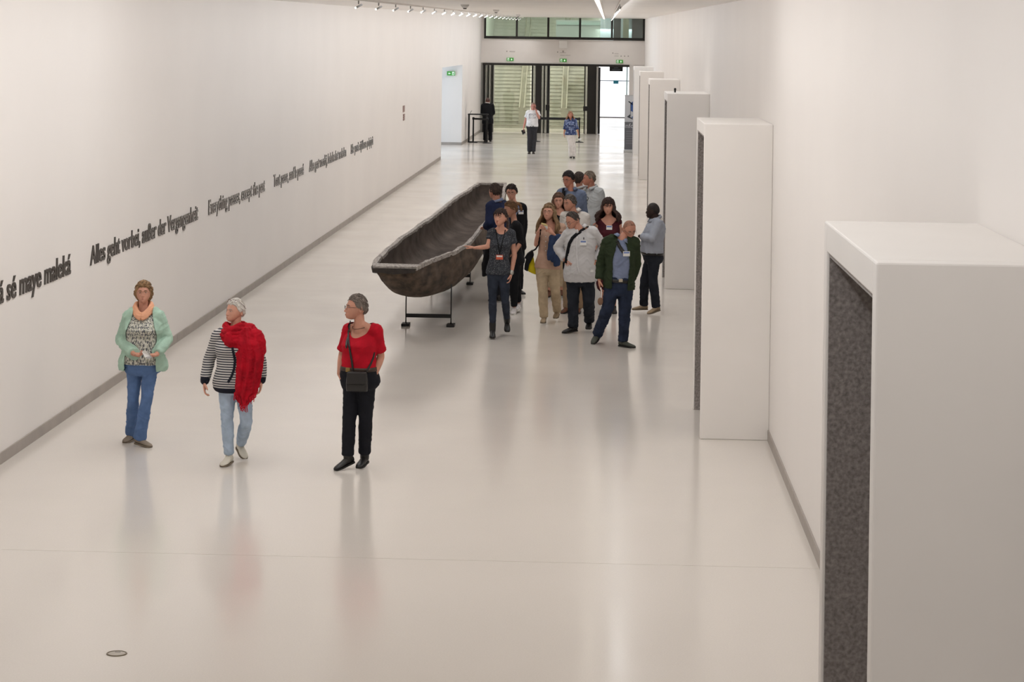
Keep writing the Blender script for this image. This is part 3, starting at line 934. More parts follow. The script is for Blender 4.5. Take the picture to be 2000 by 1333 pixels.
def wrinkle(V, Fc, amp, freq=26.0, seed=0.0):
    """cloth folds: creases in two slanting directions, each present only in patches, over soft hollows"""
    N = vnormals(V, Fc)
    Q = V + np.array((seed * 3.1, seed * 1.7, seed * 2.3))
    warp = (vnoise(Q * 5) - 0.5)[:, None] * np.array((0.10, 0.05, 0.12))
    Q = Q + warp
    x, y, z = Q[:, 0], Q[:, 1], Q[:, 2]
    n1 = vnoise(np.stack([(x + 0.8 * z) * freq * 0.30, y * freq * 0.35, (z - 0.8 * x) * freq], 1))
    n2 = vnoise(np.stack([(x - 0.7 * z) * freq * 0.30, y * freq * 0.35, (z + 0.7 * x) * freq], 1) + 17.3)
    m = vnoise(Q * 6 + 5.1); big = vnoise(Q * 11 + 9.7)
    ridge = lambda n: np.clip(1 - np.abs(2 * n - 1) * 2.6, 0, 1)
    d = 1.5 * ridge(n1) * smoothstep(0.35, 0.65, m) + 1.5 * ridge(n2) * smoothstep(0.65, 0.35, m) + 1.6 * (big - 0.5) - 0.3
    return V + N * (amp * d)[:, None]


def keep_faces(V, Fc, mask):
    """mask True = vertex removed"""
    F2 = [f for f in Fc if not any(mask[i] for i in f)]
    used = sorted({i for f in F2 for i in f}); mp = {j: i for i, j in enumerate(used)}
    V = V[used].copy(); F2 = [tuple(mp[i] for i in f) for f in F2]
    # even out the cut edge
    ed = {}
    for f in F2:
        for p, q in zip(f, f[1:] + f[:1]):
            ed[(min(p, q), max(p, q))] = ed.get((min(p, q), max(p, q)), 0) + 1
    nb = {}
    for (p, q), c in ed.items():
        if c == 1:
            nb.setdefault(p, []).append(q); nb.setdefault(q, []).append(p)
    ids = [i for i in nb if len(nb[i]) == 2]
    if ids:
        ids = np.array(ids); n0 = np.array([nb[i][0] for i in ids]); n1 = np.array([nb[i][1] for i in ids])
        for _ in range(14):
            V[ids] = 0.4 * V[ids] + 0.3 * (V[n0] + V[n1])
    return V, F2


# ---- head
def head_fn(d, fem=False):
    """unit direction (n,3), face along -Y -> point on the head, metres, centred at eye height"""
    x, y, z = 0.0805 * d[:, 0], 0.0975 * d[:, 1], 0.111 * d[:, 2]
    dz = d[:, 2]
    k = smoothstep(0.0, 1.0, -dz)
    x = x * (1 - (0.33 if fem else 0.26) * k)
    up = smoothstep(0.3, 1.0, dz); x = x * (1 + 0.03 * up)
    y = y - 0.046 * k ** 1.4
    y = np.where(d[:, 1] < 0, y * (0.955), y)
    w = smoothstep(0.05, 0.55, -d[:, 1])
    g = lambda v, s: np.exp(-(v / s) ** 2)
    ax = np.abs(x)
    nose = g(x, 0.0125) * np.where(z > -0.036, 0.023 * smoothstep(0.014, -0.034, z), 0.023 * smoothstep(-0.05, -0.037, z))
    nose += 0.006 * g(ax - 0.013, 0.007) * g(z + 0.036, 0.008)
    y = y - w * nose
    y = y - w * 0.0045 * g(z - 0.021, 0.008) * g(ax - 0.026, 0.026)
    y = y + w * 0.0085 * g(ax - 0.031, 0.014) * g(z - 0.003, 0.011)
    y = y - w * 0.004 * g(ax - 0.042, 0.016) * g(z + 0.027, 0.02)
    y = y - w * (0.0065 * g(x, 0.021) * g(z + 0.060, 0.006) + 0.0065 * g(x, 0.018) * g(z + 0.072, 0.006))
    y = y - w * 0.006 * g(x, 0.017) * g(z + 0.098, 0.013)
    return np.stack([x, y, z], 1)


def dir_grid(nu, nv):
    th = np.linspace(0.02, math.pi - 0.02, nv)
    s = np.linspace(0, 2 * math.pi, nu, endpoint=False)
    ph = s + 0.55 * np.sin(s)     # denser where the face is... (s = pi is the face)
    T, P_ = np.meshgrid(th, ph, indexing='ij')
    d = np.stack([np.sin(T) * np.sin(P_), np.sin(T) * np.cos(P_), np.cos(T)], -1)
    return d.reshape(-1, 3)


def rot_head(yaw, pitch, roll):
    y, p, r = map(math.radians, (yaw, pitch, roll))
    return np.array(Matrix.Rotation(y, 3, 'Z') @ Matrix.Rotation(-p, 3, 'X') @ Matrix.Rotation(r, 3, 'Y'))


HAIRLINES = {  # elevation (degrees) of the lower hair edge for azimuth 0 (face) 40 65 85 105 140 180
    'short': (38, 36, 22, -8, -6, -30, -34), 'crop': (40, 38, 26, -2, 0, -24, -28), 'recede': (58, 50, 32, 0, -4, -28, -32),
    'buzz': (52, 46, 30, 2, -4, -26, -30), 'bob': (34, 32, 4, -22, -36, -42, -42), 'long': (33, 30, 8, -20, -40, -48, -48), 'pony': (36, 34, 24, 2, -4, -30, -36),
    'fringe': (25, 25, 8, -20, -40, -48, -48)}


def build_head(P, root, body_parts, pos, vox):
    fem = P['sex'] == 'f'
    hs = P.get('hs', 1.0) * P['sc'] * 1.0
    R = rot_head(P.get('yaw', 0), P.get('pitch', 0), P.get('roll', 0))
    far = P.get('far', False)
    nu, nv = (40, 32) if far else (72, 56)
    d = dir_grid(nu, nv)
    loc = head_fn(d, fem) * hs
    tow = lambda q: q @ R.T + pos
    V, Fc = loft(loc.reshape(nv, nu, 3))
    body_parts.append((tow(V), Fc))
    for s in (-1, 1):   # ears: rim bowl
        rings = []
        for a, rr, o in ((0.0, 0.2, 0.0), (0.0, 0.75, 0.002), (0.0, 1.0, 0.007), (0.0, 0.9, 0.012), (0.0, 0.6, 0.010), (0.0, 0.15, 0.006)):
            an = np.linspace(0, 2 * math.pi, 14, endpoint=False)
            ring = np.stack([np.full(14, s * (0.076 + o)), 0.012 + 0.017 * rr * np.cos(an) + 0.010 * (o / 0.012), -0.008 + 0.031 * rr * np.sin(an) - 0.004 * np.cos(an)], 1)
            rings.append(ring)
        V, Fc = loft(np.array(rings) * hs)
        body_parts.append((tow(V), Fc))
    back = P.get('hide_face', False)
    if not back:
        eye_w = mat('eye_white', (188, 174, 164), 0.35); iris = mat('eye_iris', (52, 40, 32), 0.2)
        browm = mat('eyebrow_%s' % P['name'], [v * 0.72 for v in P['hair'][1]], 0.9)
        lipm = mat('lips_%s' % P['name'], [P['skin'][0] * 0.74, P['skin'][1] * 0.50, P['skin'][2] * 0.50], 0.5)
        for s in (-1, 1):
            g = dir_grid(14, 9)
            cx = np.array((s * 0.031, -0.0805, 0.003))
            V = g * np.array((0.0118, 0.008, 0.0046)) + cx
            V, Fc = loft(V.reshape(9, 14, 3))
            dd = V - cx
            fm = []
            for f in Fc:
                c = np.mean([dd[i] for i in f], axis=0)
                fm.append(1 if (abs(c[0]) < 0.0055 and c[1] < -0.004) else 0)
            mesh_obj('eye', tow(V * hs), Fc, eye_w, root, True, [eye_w, iris], fm)
            pts = []
            for t in np.linspace(0, 1, 6):
                x = s * (0.012 + 0.036 * t); z = 0.0205 + 0.006 * math.sin(t * 2.4) - 0.004 * t
                pts.append((x, -0.0945 + 0.018 * t * t + 0.002, z))
            V, Fc = tube([np.array(p) * hs for p in pts], [0.002 * hs, 0.0042 * hs, 0.004 * hs, 0.0036 * hs, 0.003 * hs, 0.0012 * hs], 6)
            mesh_obj('eyebrow', tow(V), Fc, browm, root)
        rings = []
        for t in np.linspace(-1, 1, 9):
            x = 0.0235 * t; w = (1 - abs(t) ** 2.2); op = P.get('mouth', 0.0)
            an = np.linspace(0, 2 * math.pi, 8, endpoint=False)
            q = head_fn(np.array([norm((x / 0.0755 / 0.8, -0.75, -0.57))]), fem)[0]
            yc = -0.0955 - 0.0045 * w + 0.012 * t * t
            rings.append(np.stack([np.full(8, x), yc + 0.004 * np.cos(an) * (0.3 + w), -0.0655 + (0.0085 + op) * np.sin(an) * (0.15 + 0.85 * w) - 0.001 * abs(t)], 1))
        V, Fc = loft(np.array(rings) * hs)
        mesh_obj('lips', tow(V), Fc, lipm, root)
        if P.get('mouth', 0):
            g = dir_grid(12, 8); V, Fc = loft((g * np.array((0.011, 0.004, 0.002 + P['mouth'])) + np.array((0, -0.1005, -0.0655))).reshape(8, 12, 3))
            mesh_obj('mouth_opening', tow(V * hs), Fc, mat('mouth_dark', (70, 30, 28), 0.6), root)
    # hair cap
    st, hc = P['hair'][0], P['hair'][1]
    if st == 'bald': st = 'buzz'
    th = P.get('hthick', {'buzz': 0.003, 'crop': 0.011, 'short': 0.016, 'recede': 0.009, 'bob': 0.024, 'long': 0.017, 'fringe': 0.017, 'pony': 0.011}[st])
    hn = np.array(HAIRLINES[st], float)
    nu2, nv2 = (36, 26) if far else (84, 56)
    d = dir_grid(nu2, nv2)
    az = np.degrees(np.abs(np.arctan2(d[:, 0], -d[:, 1])))
    el = np.degrees(np.arcsin(np.clip(d[:, 2], -1, 1)))
    lim = np.interp(az, (0, 40, 65, 85, 105, 140, 180), hn)
    jit = 2.0 * np.sin(az * 0.9 + d[:, 0] * 20) + 1.5 * np.sin(az * 2.3)
    m = smoothstep(-4.5, 4.5, el - lim + jit)
    base = head_fn(d, fem)
    vol = th * (0.62 + 0.38 * smoothstep(20, 70, el)) * (1 + 0.25 * smoothstep(60, 110, az))
    if P.get('crown_bald'):
        m = m * (1 - smoothstep(48, 66, el) * (az < 130))
    tex = np.sin(az * 0.55 + el * 0.10 + 5 * d[:, 0]) * 0.5 + np.sin(az * 0.21 - el * 0.3) * 0.5 + 0.6 * np.sin(az * 1.3 + 3 * d[:, 2])
    off = -0.010 + m * (0.010 + vol + tex * min(0.0022, th * 0.14))
    V = base + d * off[:, None] * np.array((1, 1, 1.0))
    V, Fc = loft((V * hs).reshape(nv2, nu2, 3))
    pieces = [(tow(V), Fc)]
    rng = np.random.RandomState(len(P['name']) * 7 + P['k'])
    if st in ('short', 'crop', 'bob', 'recede', 'pony', 'long', 'fringe') and not far:
        idx = np.where((m > 0.6) & (d[:, 2] > -0.75) & ((az > 48) | (el > (58 if st == 'long' else 0))))[0]
        pick = rng.choice(idx, size=min(len(idx), 230), replace=False)
        crown = norm(P.get('crown', (0, 0.25, 1.0) if st == 'fringe' else (0, -0.55, 0.85)))
        for i in pick:
            dd = d[i]; tg = dd * np.dot(crown, dd) - crown
            if np.linalg.norm(tg) < 0.1: continue
            tg = norm(tg + rng.randn(3) * 0.13 + np.array((0, 0.25, 0)))
            L = P.get('tuft', {'bob': 0.045, 'short': 0.034, 'crop': 0.026, 'recede': 0.016}.get(st, 0.04)) * (0.7 + 0.6 * rng.rand())
            b0 = V[i] if False else base[i] + dd * (off[i] - 0.002)
            pts = []
            for q in (0.0, 0.4, 0.75, 1.0):
                v_ = norm(dd + tg * (L * q / 0.10))
                sv = head_fn(v_[None], fem)[0] + v_ * (off[i] + 0.0035 * math.sin(q * 2.6) + P.get('tuft_lift', 0.002) * q)
                pts.append(sv * hs)
            tv, tf = tube(pts, np.array((0.0035, 0.0055, 0.0045, 0.0012)) * hs * (0.7 if st in ('crop', 'recede') else 1.0), 5)
            pieces.append((tow(tv), tf))
    if st in ('long', 'fringe') or P.get('strands'):
        nS = P.get('nstr', 40 if not far else 16); Ls = P.get('hlen', 0.3)
        for i in range(nS):
            t = (i + 0.5) / nS
            a = math.radians(np.interp(abs(2 * t - 1), (0, 1), (P.get('az0', 66), 178))) * (1 if t > 0.5 else -1)
            d0 = norm((math.sin(a), -math.cos(a), 0.22 + 0.2 * rng.rand()))
            p0 = head_fn(d0[None], fem)[0] + d0 * th * 0.6
            d1 = norm((math.sin(a), -math.cos(a), -0.35))
            p1 = head_fn(d1[None], fem)[0] + d1 * (0.013 + 0.012 * rng.rand())
            p1[0] = max(abs(p1[0]), 0.5 * abs(p0[0])) * (1 if p1[0] >= 0 else -1)
            out = np.array((math.sin(a), -math.cos(a) * 0.75, 0))
            L = Ls * (0.8 + 0.3 * rng.rand())
            wv = P.get('wave', 0.010)
            ph = rng.rand() * 6
            pts = [p0, (p0 + p1) / 2 + out * 0.006, p1]
            for q in np.linspace(0.2, 1, 6):
                sp_ = P.get('flare', 0.05)
                pts.append(p1 + np.array((0, 0, -L * q)) + out * (sp_ * math.sin(q * 2.4)) + np.array((math.sin(ph + q * 9), math.cos(ph + q * 8), 0)) * wv * q)
            r = np.array([0.010, 0.014, 0.016, 0.017, 0.018, 0.017, 0.015, 0.011, 0.004]) * (0.9 + 0.4 * rng.rand())
            V, Fc = tube([np.array(p) * hs for p in pts], r * hs, 7)
            # below the jaw hair hangs straight down in the world
            W = tow(V)
            pieces.append((W, Fc))
    if st == 'pony':
        pp = P.get('pony', [(0, 0.10, 0.03), (0, 0.15, 0.02), (0.01, 0.16, -0.06), (0.02, 0.14, -0.16), (0.02, 0.13, -0.22)])
        for i in range(9):
            j = rng.randn(len(pp), 3) * 0.008
            V, Fc = tube([(np.array(p) + j[q]) * hs for q, p in enumerate(pp)], np.interp(np.linspace(0, 1, len(pp)), (0, .3, .8, 1), (0.012, 0.017, 0.013, 0.004)) * hs, 7)
            pieces.append((tow(V), Fc))
    mb = MB()
    for V, Fc in pieces: mb.add(V, Fc)
    hm = mat('hair_%s' % P['name'], hc, 0.62, bump=0.5, bscale=70, vary=P.get('hvary', 0.22), vscale=28, stretch=(1.6, 1.6, 0.35), spec=0.35)
    mb.obj('hair', hm, root, True)
    # glasses
    if P.get('glasses'):
        gm = mat('glasses_%s' % P['name'], P['glasses'], 0.35, metal=0.3)
        up = P.get('glasses_up', False)
        mb = MB()
        zc, yc = (0.0, -0.107) if not up else (0.108, -0.062)
        tilt = 0 if not up else 0.5
        for s in (-1, 1):
            an = np.linspace(0, 2 * math.pi, 17)
            pts = []
            for a in an:
                ca, sa = math.cos(a), math.sin(a)
                x = s * 0.0325 + 0.024 * np.sign(ca) * abs(ca) ** 0.7; z = zc + 0.0165 * np.sign(sa) * abs(sa) ** 0.75
                pts.append(np.array((x, yc + 0.25 * max(0, abs(x) - 0.03) + (z - zc) * (-tilt if up else 0.05) * -1, z)) * hs)
            V, Fc = tube(pts, 0.0012 * hs, 6); mb.add(tow(V), Fc)
            e = [(s * 0.056, yc + 0.010, zc + 0.006), (s * 0.073, yc + 0.045, zc + 0.006), (s * 0.0795, -0.0 + (0.05 if up else 0), zc + (0.004 if not up else -0.05)), (s * 0.0795, 0.022 + (0.06 if up else 0), zc - (0.008 if not up else 0.08))]
            V, Fc = tube([np.array(p) * hs for p in e], 0.0015 * hs, 6); mb.add(tow(V), Fc)
        V, Fc = tube([np.array(p) * hs for p in ((-0.010, yc, zc + 0.005), (0, yc - 0.003, zc + 0.008), (0.010, yc, zc + 0.005))], 0.0017 * hs, 6); mb.add(tow(V), Fc)
        mb.obj('glasses', gm, root, True)
    return R, hs


# ---- hands
def build_hand(wrist, tip, pn, side, sc, curl, out_fingers, spread=0.0):
    """side 'R' or 'L'; returns palm pieces for the remesh, appends finger tubes to out_fingers"""
    f = norm(np.asarray(tip) - np.asarray(wrist))
    n = norm(pn - f * np.dot(pn, f))
    th = norm(np.cross(f, n)) if side == 'R' else norm(np.cross(n, f))
    W = np.asarray(wrist, float)
    S = sc
    an = np.linspace(0, 2 * math.pi, 14, endpoint=False)
    rings = []
    for t, w, h in ((-0.02, 0.026, 0.019), (0.015, 0.028, 0.017), (0.045, 0.038, 0.0165), (0.075, 0.041, 0.0145), (0.092, 0.036, 0.010)):
        rings.append(W + f * t * S + S * (np.outer(np.cos(an) * w, th) + np.outer(np.sin(an) * h, n)))
    palm = loft(rings)
    for i, (o, L, r) in enumerate(((0.029, 0.072, 0.0085), (0.0095, 0.080, 0.0088), (-0.010, 0.074, 0.0084), (-0.028, 0.058, 0.0074))):
        p = W + f * 0.074 * S + th * o * S
        dr = f + th * spread * (0.5 - i / 3)
        pts = [p, p + norm(dr) * 0.02 * S]
        ang = 0.0
        cur = pts[-1]
        for q, (fr, ca) in enumerate(((0.42, 0.55), (0.32, 0.9), (0.26, 0.7))):
            ang += curl * ca * (1 + 0.08 * i)
            dv = norm(dr) * math.cos(ang) + n * math.sin(ang)
            mid = cur + dv * L * S * fr * 0.5
            cur = cur + dv * L * S * fr
            pts += [mid, cur]
        rr = [r * 1.0, r * 1.05, r, r * 1.02, r * 0.92, r * 0.95, r * 0.85, r * 0.55][:len(pts)]
        out_fingers.append(tube(pts, [q * S for q in rr], 8))
    p = W + f * 0.022 * S + th * 0.022 * S
    d1 = norm(f * 0.75 + th * 0.75 + n * 0.25 * (1 + curl)); d2 = norm(f * 0.95 + th * 0.35 + n * (0.2 + 0.4 * curl))
    pts = [p, p + d1 * 0.036 * S, p + d1 * 0.050 * S + d2 * 0.012 * S, p + d1 * 0.050 * S + d2 * 0.036 * S, p + d1 * 0.050 * S + d2 * 0.050 * S]
    out_fingers.append(tube(pts, [0.0125 * S, 0.0115 * S, 0.0105 * S, 0.0095 * S, 0.005 * S], 8))
    return [palm]


# ---- torso profiles: (t from hip line to neck base, half width, half depth, forward shift)
TOR = {
    'm': [(-0.20, 0.085, 0.075, 0.0), (-0.14, 0.140, 0.100, 0.005), (-0.03, 0.165, 0.112, 0.012), (0.10, 0.163, 0.112, 0.0), (0.30, 0.150, 0.108, -0.008), (0.50, 0.158, 0.112, -0.008),
          (0.70, 0.178, 0.118, 0.0), (0.84, 0.170, 0.100, 0.008), (0.93, 0.115, 0.075, 0.012), (1.0, 0.066, 0.060, 0.010)],
    'f': [(-0.20, 0.085, 0.080, 0.0), (-0.14, 0.145, 0.105, 0.005), (-0.03, 0.172, 0.115, 0.012), (0.10, 0.160, 0.105, 0.0), (0.30, 0.132, 0.092, -0.008), (0.50, 0.138, 0.100, -0.012),
          (0.66, 0.152, 0.122, -0.022), (0.80, 0.150, 0.096, 0.0), (0.91, 0.105, 0.070, 0.010), (1.0, 0.056, 0.052, 0.010)]}


CURY = [30.0]


class Body:
    pass


def person(k, name, label, sex, base, J, skin, hair, top, legs, shoes, **kw):
    """base = depth (m) of the body plane; J = joints as (pixel x, pixel y, depth offset)"""
    P = dict(name=name, sex=sex, skin=skin, hair=hair, k=k, sc=kw.pop('sc', 1.0)); P.update(kw)
    B = Body(); B.P = P
    Y0 = base; CURY[0] = base - 0.1
    j = {q: at_y(v[0], v[1], Y0 + (v[2] if len(v) > 2 else 0)) for q, v in J.items()}
    sc_ = P['sc']
    vox = P.get('vox', 0.009); far = P.get('far', False)
    # feet on the ground: lift or lower the whole figure so that its lowest sole touches z = 0
    feet = {}
    for s in 'RL':
        A, T = j['an' + s], j['to' + s]
        feet[s] = (A, T)
    low = min(min(feet[s][0][2] - 0.088 * sc_, feet[s][1][2]) for s in 'RL')
    flat = min(feet[s][1][2] for s in 'RL')
    dz = -flat
    for q in j: j[q] = j[q] + np.array((0, 0, dz))
    for s in 'RL':   # no part of a shoe may sink through the floor
        if j['an' + s][2] < 0.075 * sc_: j['an' + s][2] = 0.075 * sc_
        if j['to' + s][2] < 0: j['to' + s][2] = 0.0
    if k < 90 and P.get('verbose', True):
        ln = lambda a, b2: np.linalg.norm(j[a] - j[b2])
        print('%-14s H %.2f ua %.2f/%.2f fa %.2f/%.2f th %.2f/%.2f sh %.2f/%.2f shw %.2f tor %.2f dz %.3f' % (name, j['hd'][2] + 0.12, ln('shR', 'elR'), ln('shL', 'elL'), ln('elR', 'wrR'), ln('elL', 'wrL'),
              ln('hiR', 'knR'), ln('hiL', 'knL'), ln('knR', 'anR'), ln('knL', 'anL'), ln('shR', 'shL'), np.linalg.norm(j['nk'] - (j['hiR'] + j['hiL']) / 2), dz))
    B.j = j
    root = empty('person', (float((j['anR'][0] + j['anL'][0]) / 2), float(Y0), 0.0), label, 'person')
    B.root = root
    hm = (j['hiR'] + j['hiL']) / 2
    nk = j['nk']
    lat_h = norm(j['hiL'] - j['hiR']); lat_s = norm(j['shL'] - j['shR'])
    upv = norm(nk - hm)
    B.hm, B.up, B.tl = hm, upv, np.linalg.norm(nk - hm)

    def frame(t):
        l = norm(lat_h * (1 - np.clip(t, 0, 1)) + lat_s * np.clip(t, 0, 1))
        f = norm(np.cross(l, upv)); l = norm(np.cross(upv, f))
        return l, f     # towards the person's left, towards the front
    B.frame = frame
    shc = (j['shR'] + j['shL']) / 2
    shoff = (shc - (hm + upv * np.dot(shc - hm, upv)))
    prof = [list(r) for r in TOR[sex]]
    wk, dk, belly = P.get('wk', 1.0) * sc_, P.get('dk', 1.0) * sc_, P.get('belly', 0.0)
    for r in prof:
        r[1] *= wk; r[2] *= dk; r[3] *= sc_
        b_ = belly * math.exp(-((r[0] - 0.22) / 0.22) ** 2)
        r[2] += b_ * 0.7; r[3] -= b_ * 0.6; r[1] += b_ * 0.5

    def torso(t0, t1, off, flare=0.0, n=26, m=32, top_in=0.0):
        ts = np.array([r[0] for r in prof])
        rings = []
        an = np.linspace(0, 2 * math.pi, m, endpoint=False)
        for t in np.linspace(t0, t1, n):
            w = np.interp(t, ts, [r[1] for r in prof]) + off; d = np.interp(t, ts, [r[2] for r in prof]) + off; fs = np.interp(t, ts, [r[3] for r in prof])
            fl = flare * np.clip((0.35 - t) / 0.45, 0, 1)
            w += fl; d += fl
            l, f = frame(t)
            c = hm + upv * (t * B.tl) + shoff * np.clip((t - 0.4) / 0.45, 0, 1) * (1 - np.clip((t - 0.9) / 0.1, 0, 1)) - f * fs
            ca, sa = np.cos(an), np.sin(an)
            x = np.sign(ca) * np.abs(ca) ** 0.88 * w; yv = np.sign(sa) * np.abs(sa) ** 0.92 * d
            bust = 0
            if sex == 'f':
                bust = 0.022 * sc_ * P.get('bust', 1.0) * math.exp(-((t - 0.655) / 0.085) ** 2) * (np.exp(-((ca - 0.42) / 0.3) ** 2) + np.exp(-((ca + 0.42) / 0.3) ** 2)) * (sa > 0)
            rings.append(c + np.outer(x, l) + np.outer(yv + bust, f))
        return loft(rings)
    B.torso = torso
    m_ = sex == 'm'
    ak = P.get('ak', 1.0) * sc_ * (1.0 if m_ else 0.9)
    lk = P.get('lk', 1.0) * sc_

    def arm(s, off, upto=2.0, flare=0.0):
        """upto: 0..1 = share of the upper arm, 1..2 = share of the forearm"""
        out = []
        a, e, w = j['sh' + s], j['el' + s], j['wr' + s]
        q = min(1.0, upto)
        rp = lambda t: np.interp(t, (0, 0.25, 0.6, 1), (0.056, 0.050, 0.045, 0.040)) * ak
        out.append(capsule(a, a + (e - a) * q, [(0, rp(0) + off), (0.3, rp(0.3 * q) + off), (0.65, rp(0.65 * q) + off), (1, rp(q) + off + (flare if upto <= 1 else 0))], cap=1.0 if upto > 1 else 0.2))
        if upto > 1:
            q = min(1.0, upto - 1)
            rf = lambda t: np.interp(t, (0, 0.25, 0.7, 1), (0.040, 0.042, 0.033, 0.0265)) * ak
            out.append(capsule(e, e + (w - e) * q, [(0, rf(0) + off), (0.3, rf(0.3 * q) + off), (0.65, rf(0.65 * q) + off), (1, rf(q) + off + flare)], cap=0.2 if upto < 2 else 1.0))
        return out
    B.arm = arm

    def leg(s, off, flare=0.0, upto=2.0, knee=0.0):
        h, kn, a = j['hi' + s], j['kn' + s], j['an' + s]
        rt = lambda t: np.interp(t, (0, 0.4, 0.8, 1), (0.088, 0.078, 0.060, 0.054)) * lk
        rc = lambda t: np.interp(t, (0, 0.3, 0.7, 1), (0.053, 0.057, 0.043, 0.036)) * lk
        out = [capsule(h, kn, [(0, rt(0) + off), (0.4, rt(0.4) + off), (0.8, rt(0.8) + off + knee), (1, rt(1) + off + knee)])]
        if upto > 1:
            q = upto - 1
            e = kn + (a - kn) * q
            out.append(capsule(kn, e, [(0, rc(0) + off + knee), (0.3, rc(0.3 * q) + off + flare * 0.2), (0.7, rc(0.7 * q) + off + flare * 0.6), (1, rc(q) + off + flare)], cap=0.25))
        return out
    B.leg = leg
    # ---- body: one skin surface, then head, ears and fingers rooted inside it
    hd = j['hd']
    pcs = [torso(-0.2, 1.0, -0.004)]
    for s in 'RL':
        pcs += arm(s, 0.0) + leg(s, -0.004)
        pcs.append(capsule(j['sh' + s] * 0.75 + nk * 0.25, j['sh' + s], [(0, 0.05 * sc_), (1, 0.052 * ak)]))
    Rh = rot_head(P.get('yaw', 0), P.get('pitch', 0), P.get('roll', 0))
    nb = hd + Rh @ np.array((0, 0.022, -0.035)) * sc_
    nr = (0.058 if m_ else 0.049) * sc_ * P.get('nk', 1.0)
    pcs.append(capsule(nk - upv * 0.05, nb, [(0, nr * 1.18), (0.35, nr), (1, nr * 0.98)]))
    # trapezius
    for s in 'RL':
        pcs.append(capsule(nk + (nb - nk) * 0.2, j['sh' + s] * 0.8 + nk * 0.2, [(0, nr * 0.75), (1, 0.035 * sc_)]))
    fingers = []
    for s in 'RL':
        w = j['wr' + s]
        tip = j.get('tp' + s)
        if tip is None: tip = w + norm(w - j['el' + s]) * 0.18
        l, f = frame(0.5)
        pn = np.asarray(P.get('pn' + s, l if s == 'R' else -l), float)
        pcs += build_hand(w, tip, pn, s, sc_ * (1.0 if m_ else 0.92), P.get('curl' + s, 0.55), fingers, P.get('spread' + s, 0.1))
        foot = feet[s]
        A, T = j['an' + s], j['to' + s]
        pcs.append(capsule(A, A + (T - A) * 0.3 - np.array((0, 0, 0.022)), [(0, 0.031 * sc_), (1, 0.014 * sc_)]))
    V, Fc = remesh(pcs, vox, 4)
    parts = [(V, Fc)]
    B.R, B.hs = build_head(P, root, parts, hd, vox)
    parts += fingers
    mb = MB()
    for V, Fc in parts: mb.add(V, Fc)
    skm = mat('skin_%d_%d_%d' % tuple(skin), skin, 0.55, vary=0.05, vscale=9, spec=0.3)
    B.body = mb.obj('body', skm, root, True)

    # ---- clothes
    def armdist(V):
        d = np.full(len(V), 9.0)
        for s in 'RL':
            for a, e in ((j['sh' + s] * 0.6 + j['el' + s] * 0.4, j['el' + s]), (j['el' + s], j['wr' + s])):
                ab = e - a; t = np.clip(((V - a) @ ab) / max(1e-9, ab @ ab), 0, 1)
                d = np.minimum(d, np.linalg.norm(V - (a + t[:, None] * ab), axis=1))
        return d

    def coords(V):
        t = (V - hm) @ upv / B.tl
        lf = np.array([frame(q) for q in np.linspace(0, 1, 12)])
        i = np.clip((t * 11).astype(int), 0, 11)
        sh = np.clip((t - 0.4) / 0.45, 0, 1)[:, None] * shoff
        r = V - hm - sh
        return t, np.sum(r * lf[i, 0], 1), np.sum(r * lf[i, 1], 1)
    B.coords, B.armdist = coords, armdist

    def garment(gname, m, off=0.012, hem=0.0, topt=0.97, sleeve=1.9, sflare=0.004, flare=0.0, amp=0.0025, cut=None, solid=0.0, extra=(), shoulder=True, seed=None, aoff=None):
        pcs = [torso(hem, topt, off, flare)]
        ao = off if aoff is None else aoff
        if sleeve > 0:
            for s in 'RL':
                pcs += arm(s, ao, sleeve, sflare)
        if shoulder:
            for s in 'RL':
                pcs.append(capsule(nk + (nb - nk) * 0.02 - upv * 0.02, j['sh' + s] * 0.84 + nk * 0.16, [(0, nr * 0.72 + off * 0.8), (1, 0.036 * sc_ + off)]))
                if sleeve == 0:
                    pass
                else:
                    pcs.append(capsule(j['sh' + s] * 0.7 + nk * 0.3, j['sh' + s], [(0, 0.05 * sc_ + off), (1, 0.053 * ak + ao)]))
        pcs += list(extra)
        V, Fc = remesh(pcs, vox, 5)
        if amp: V = wrinkle(V, Fc, amp, seed=(k * 1.7 + off * 50) if seed is None else seed)
        if cut is not None:
            t, l, f = coords(V)
            V, Fc = keep_faces(V, Fc, cut(t, l, f, armdist(V)))
        o = mesh_obj(gname, V, Fc, m, root)
        if solid:
            sm = o.modifiers.new('thickness', 'SOLIDIFY'); sm.thickness = solid; sm.offset = -1
        return o
    B.garment = garment

    def trousers(gname, m, off=0.012, flare=0.0, waist=0.2, upto=2.0, amp=0.003, knee=0.0, hemoff=0.0, extra=()):
        pcs = [torso(-0.2, waist, off)]
        for s in 'RL':
            pcs += leg(s, off, flare, upto, knee)
            pcs.append(capsule(j['hi' + s], hm + upv * 0.08 * B.tl, [(0, 0.09 * lk + off), (1, 0.09 * lk + off)]))
        pcs += list(extra)
        V, Fc = remesh(pcs, vox, 5)
        if amp:
            V2 = wrinkle(V, Fc, amp, 24, seed=k * 2.3)
            V = V2
        V[:, 2] = np.maximum(V[:, 2], 0.006)
        return mesh_obj(gname, V, Fc, m, root)
    B.trousers = trousers

    def shoe(s, m, solem, style='shoe'):
        A, T = j['an' + s], j['to' + s]
        d = T - A
        L = np.linalg.norm(d)
        dh = norm(np.array((d[0], d[1], 0)) if math.hypot(d[0], d[1]) > 0.02 else np.array((0, -1, 0)))
        ang = math.atan2(0.075 * sc_, 0.175 * sc_)
        cur = math.atan2(-d[2], math.hypot(d[0], d[1]))
        rot = cur - ang          # extra downward pitch of the foot
        fw = dh * math.cos(rot) + np.array((0, 0, -1)) * math.sin(rot)
        side = norm(np.cross(dh, (0, 0, 1.0))); up = norm(np.cross(side, fw))
